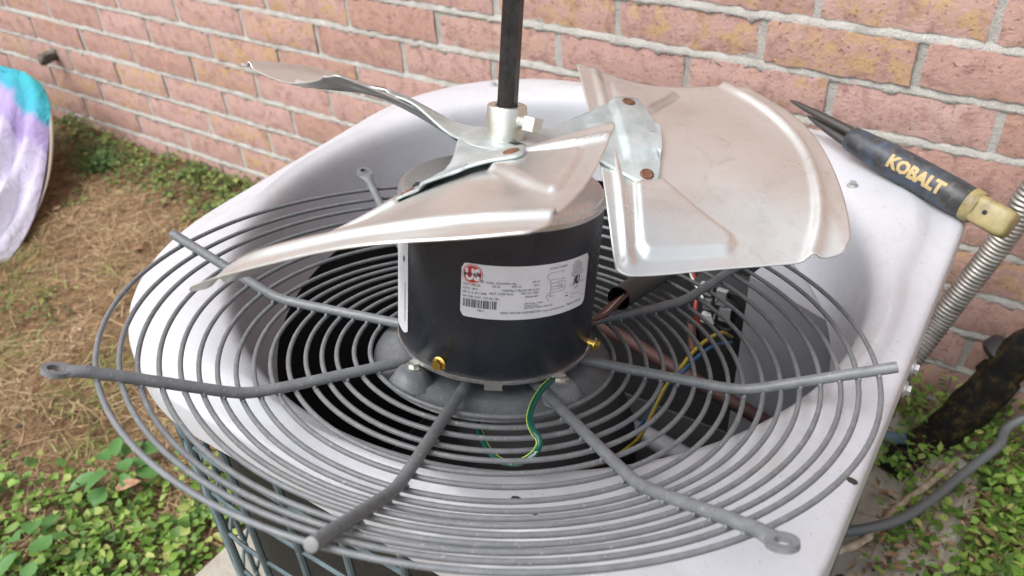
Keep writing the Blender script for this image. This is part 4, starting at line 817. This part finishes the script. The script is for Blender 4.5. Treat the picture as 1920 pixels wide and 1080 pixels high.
def blade_(b, x, y, L_, wd, yaw, lift, curl, z0=0):
    z = hz(x, y) + z0; c, s = math.cos(yaw), math.sin(yaw); pts = []
    for i in range(4):
        t = i / 3; d = L_ * t * math.cos(lift) ; side = curl * t * t; pts.append((x + c * d - s * side, y + s * d + c * side, z + L_ * t * math.sin(lift) - .4 * L_ * t * t * math.sin(lift) + .001))
    V = []
    for i, p in enumerate(pts): ww = wd * (1 - i / 3.2); V += [(p[0] - s * ww, p[1] + c * ww, p[2]), (p[0] + s * ww, p[1] - c * ww, p[2])]
    b.add(V, [(2 * i, 2 * i + 1, 2 * i + 3, 2 * i + 2) for i in range(3)])
b = MB()
for _ in range(30000):
    x, y = rr.uniform(-2.2, -.7), rr.uniform(-1.2, -.03)
    if not unit_clear(x, y) or rr.random() > .05 + 1.6 * clump(x, y, 1, 8) ** 1.5 * clump(x, y, 4, 17) + .15 * clump(x, y, 6, 40): continue
    blade_(b, x, y, rr.uniform(.012, .085), rr.uniform(.0004, .0012), rr.gauss(.3, 1.1) + (math.pi if rr.random() < .5 else 0), rr.uniform(-.02, .30), rr.gauss(0, .014))
for _ in range(1500): blade_(b, rr.uniform(-.02, .3), rr.uniform(-.7, -.02), rr.uniform(.02, .1), rr.uniform(.0004, .0012), rr.uniform(0, 6.28), rr.uniform(0, .35), rr.gauss(0, .015), .051)
lt = MB()
for _ in range(700):
    x, y = rr.uniform(-.03, .12), rr.uniform(-.6, -.03)
    if rr.random() < .25 + .75 * clump(x, y, 8, 27): leafpoly(lt, (x, y, .049 + rr.uniform(0, .012)), rr.uniform(.003, .009), rr.uniform(0, 6.28), rr.uniform(-.4, .4), rr.uniform(-.5, .5), 1)
for _ in range(500):
    x, y = rr.uniform(-2.1, -.75), rr.uniform(-1.1, -.04)
    if unit_clear(x, y): leafpoly(lt, (x, y, hz(x, y) + .004), rr.uniform(.002, .007), rr.uniform(0, 6.28), rr.uniform(-.3, .3), rr.uniform(-.4, .4), 1)
tag(lt.build('leaf_litter', island('litter', [(0, (.07, .045, .028)), (.4, (.17, .10, .055)), (.75, (.30, .19, .11)), (1, (.42, .31, .2))], .8), smooth=180), 'brown leaf litter on the slab and soil', kind='stuff')
tag(b.build('dead_straw', M_STRAW, smooth=180), 'dead tan grass and straw matted over the soil', kind='stuff')
b = MB()
for cx, cy, n_, rad_ in ((-1.62, -.56, 260, .09), (-1.45, -.66, 120, .06), (-1.25, -.58, 110, .05), (-1.22, -.66, 120, .07), (-1.75, -.48, 120, .07), (-1.08, -.52, 60, .05), (-1.0, -.40, 60, .05), (-1.5, -.40, 40, .03), (-1.1, -.72, 120, .06)):
    for _ in range(n_): blade_(b, cx + rr.gauss(0, rad_ * .6), cy + rr.gauss(0, rad_ * .6), rr.uniform(.015, .05), rr.uniform(.0006, .0013), rr.uniform(0, 6.28), rr.uniform(.2, 1.1), rr.gauss(0, .01))
tag(b.build('short_grass', M_GRASS, smooth=180), 'patches of short yellowish green grass on the soil', kind='stuff')
q = onz((190, 315), 0); b = MB()
for _ in range(150): blade_(b, q[0] + rr.gauss(0, .02), q[1] + rr.gauss(0, .02), rr.uniform(.05, .11), rr.uniform(.0009, .0018), rr.uniform(0, 6.28), rr.uniform(.6, 1.35), rr.gauss(0, .015))
tag(b.build('grass_tuft', island('tuft_blade', [(0, (.04, .10, .03)), (1, (.10, .19, .06))], .5, .2), smooth=180), 'upright green grass tuft at the wall foot near the bag', 'grass tuft')
for pxy, n_, r0, r1, lab_ in (((235, 905), 13, .016, .026, 'large-leaved green plant among the weeds at the front left'), ((75, 1055), 9, .015, .024, 'broad-leaved plant at the lower left corner of the view'), ((345, 760), 7, .010, .017, 'small leafy plant just left of the slab corner')):
    q = onz(pxy, 0); t_ = thing('broadleaf_weed', lab_, 'plant', (q[0], q[1], 0), group='broad-leaved weeds')
    for i in range(n_):
        a = i * 2.4 + rr.uniform(-.3, .3); d = .008 + .030 * (i / n_); h = .05 - .028 * (i / n_); b = MB(); leafpoly(b, (q[0] + d * math.cos(a), q[1] + d * math.sin(a), h), rr.uniform(r0, r1), a, rr.uniform(-.1, .35), rr.uniform(-.2, .2), rr.choice((0, 1)))
        b.build('leaf', M_BROAD, t_, 180)
for pxy, r_, yaw, lab_, z_ in (((214, 915), .020, .6, 'curled tan dead leaf among the green weeds', .03), ((1728, 992), .018, 2.2, 'rust-brown dead leaf on the slab under the grey cable', .055), ((95, 395), .012, 1.0, 'small reddish dead leaf on the soil beside the bag', .01), ((270, 465), .014, 4.0, 'pale brown dead leaf on the bare soil left of the spoke tip', .01), ((1650, 990), .012, 5.0, 'brown dead leaf by the pale vine', .06)):
    q = onz(pxy, z_); b = MB(); leafpoly(b, (q[0], q[1], z_), r_, yaw, -.15, .3, 1); b.v = [(x, y, z + 8 * (x - q[0]) ** 2) for x, y, z in b.v]; tag(b.build('dead_leaf', M_DEADLEAF, smooth=180), lab_, 'leaf', 'dead leaves on the ground')
b = MB()
for _ in range(420):
    x, y = rr.uniform(-2.2, .3), rr.uniform(-1.3, -.03)
    if not unit_clear(x, y) and x < -.03: continue
    s_ = rr.uniform(.0015, .006); b.lathe([(s_ * .4, 0), (s_, s_ * .35), (s_ * .75, s_ * .8), (s_ * .15, s_)], 6, Matrix.Translation((x, y, hz(x, y) + (.047 if x > -.03 else 0))) @ Matrix.Rotation(rr.uniform(0, 6), 4, 'Z') @ Matrix.Diagonal((1.5, 1, .8, 1)))
tag(b.build('soil_crumbs', island('crumb', [(0, (.03, .025, .02)), (.5, (.12, .08, .05)), (1, (.3, .24, .17))], .9), smooth=None), 'crumbs and pebbles strewn over the soil', kind='stuff')
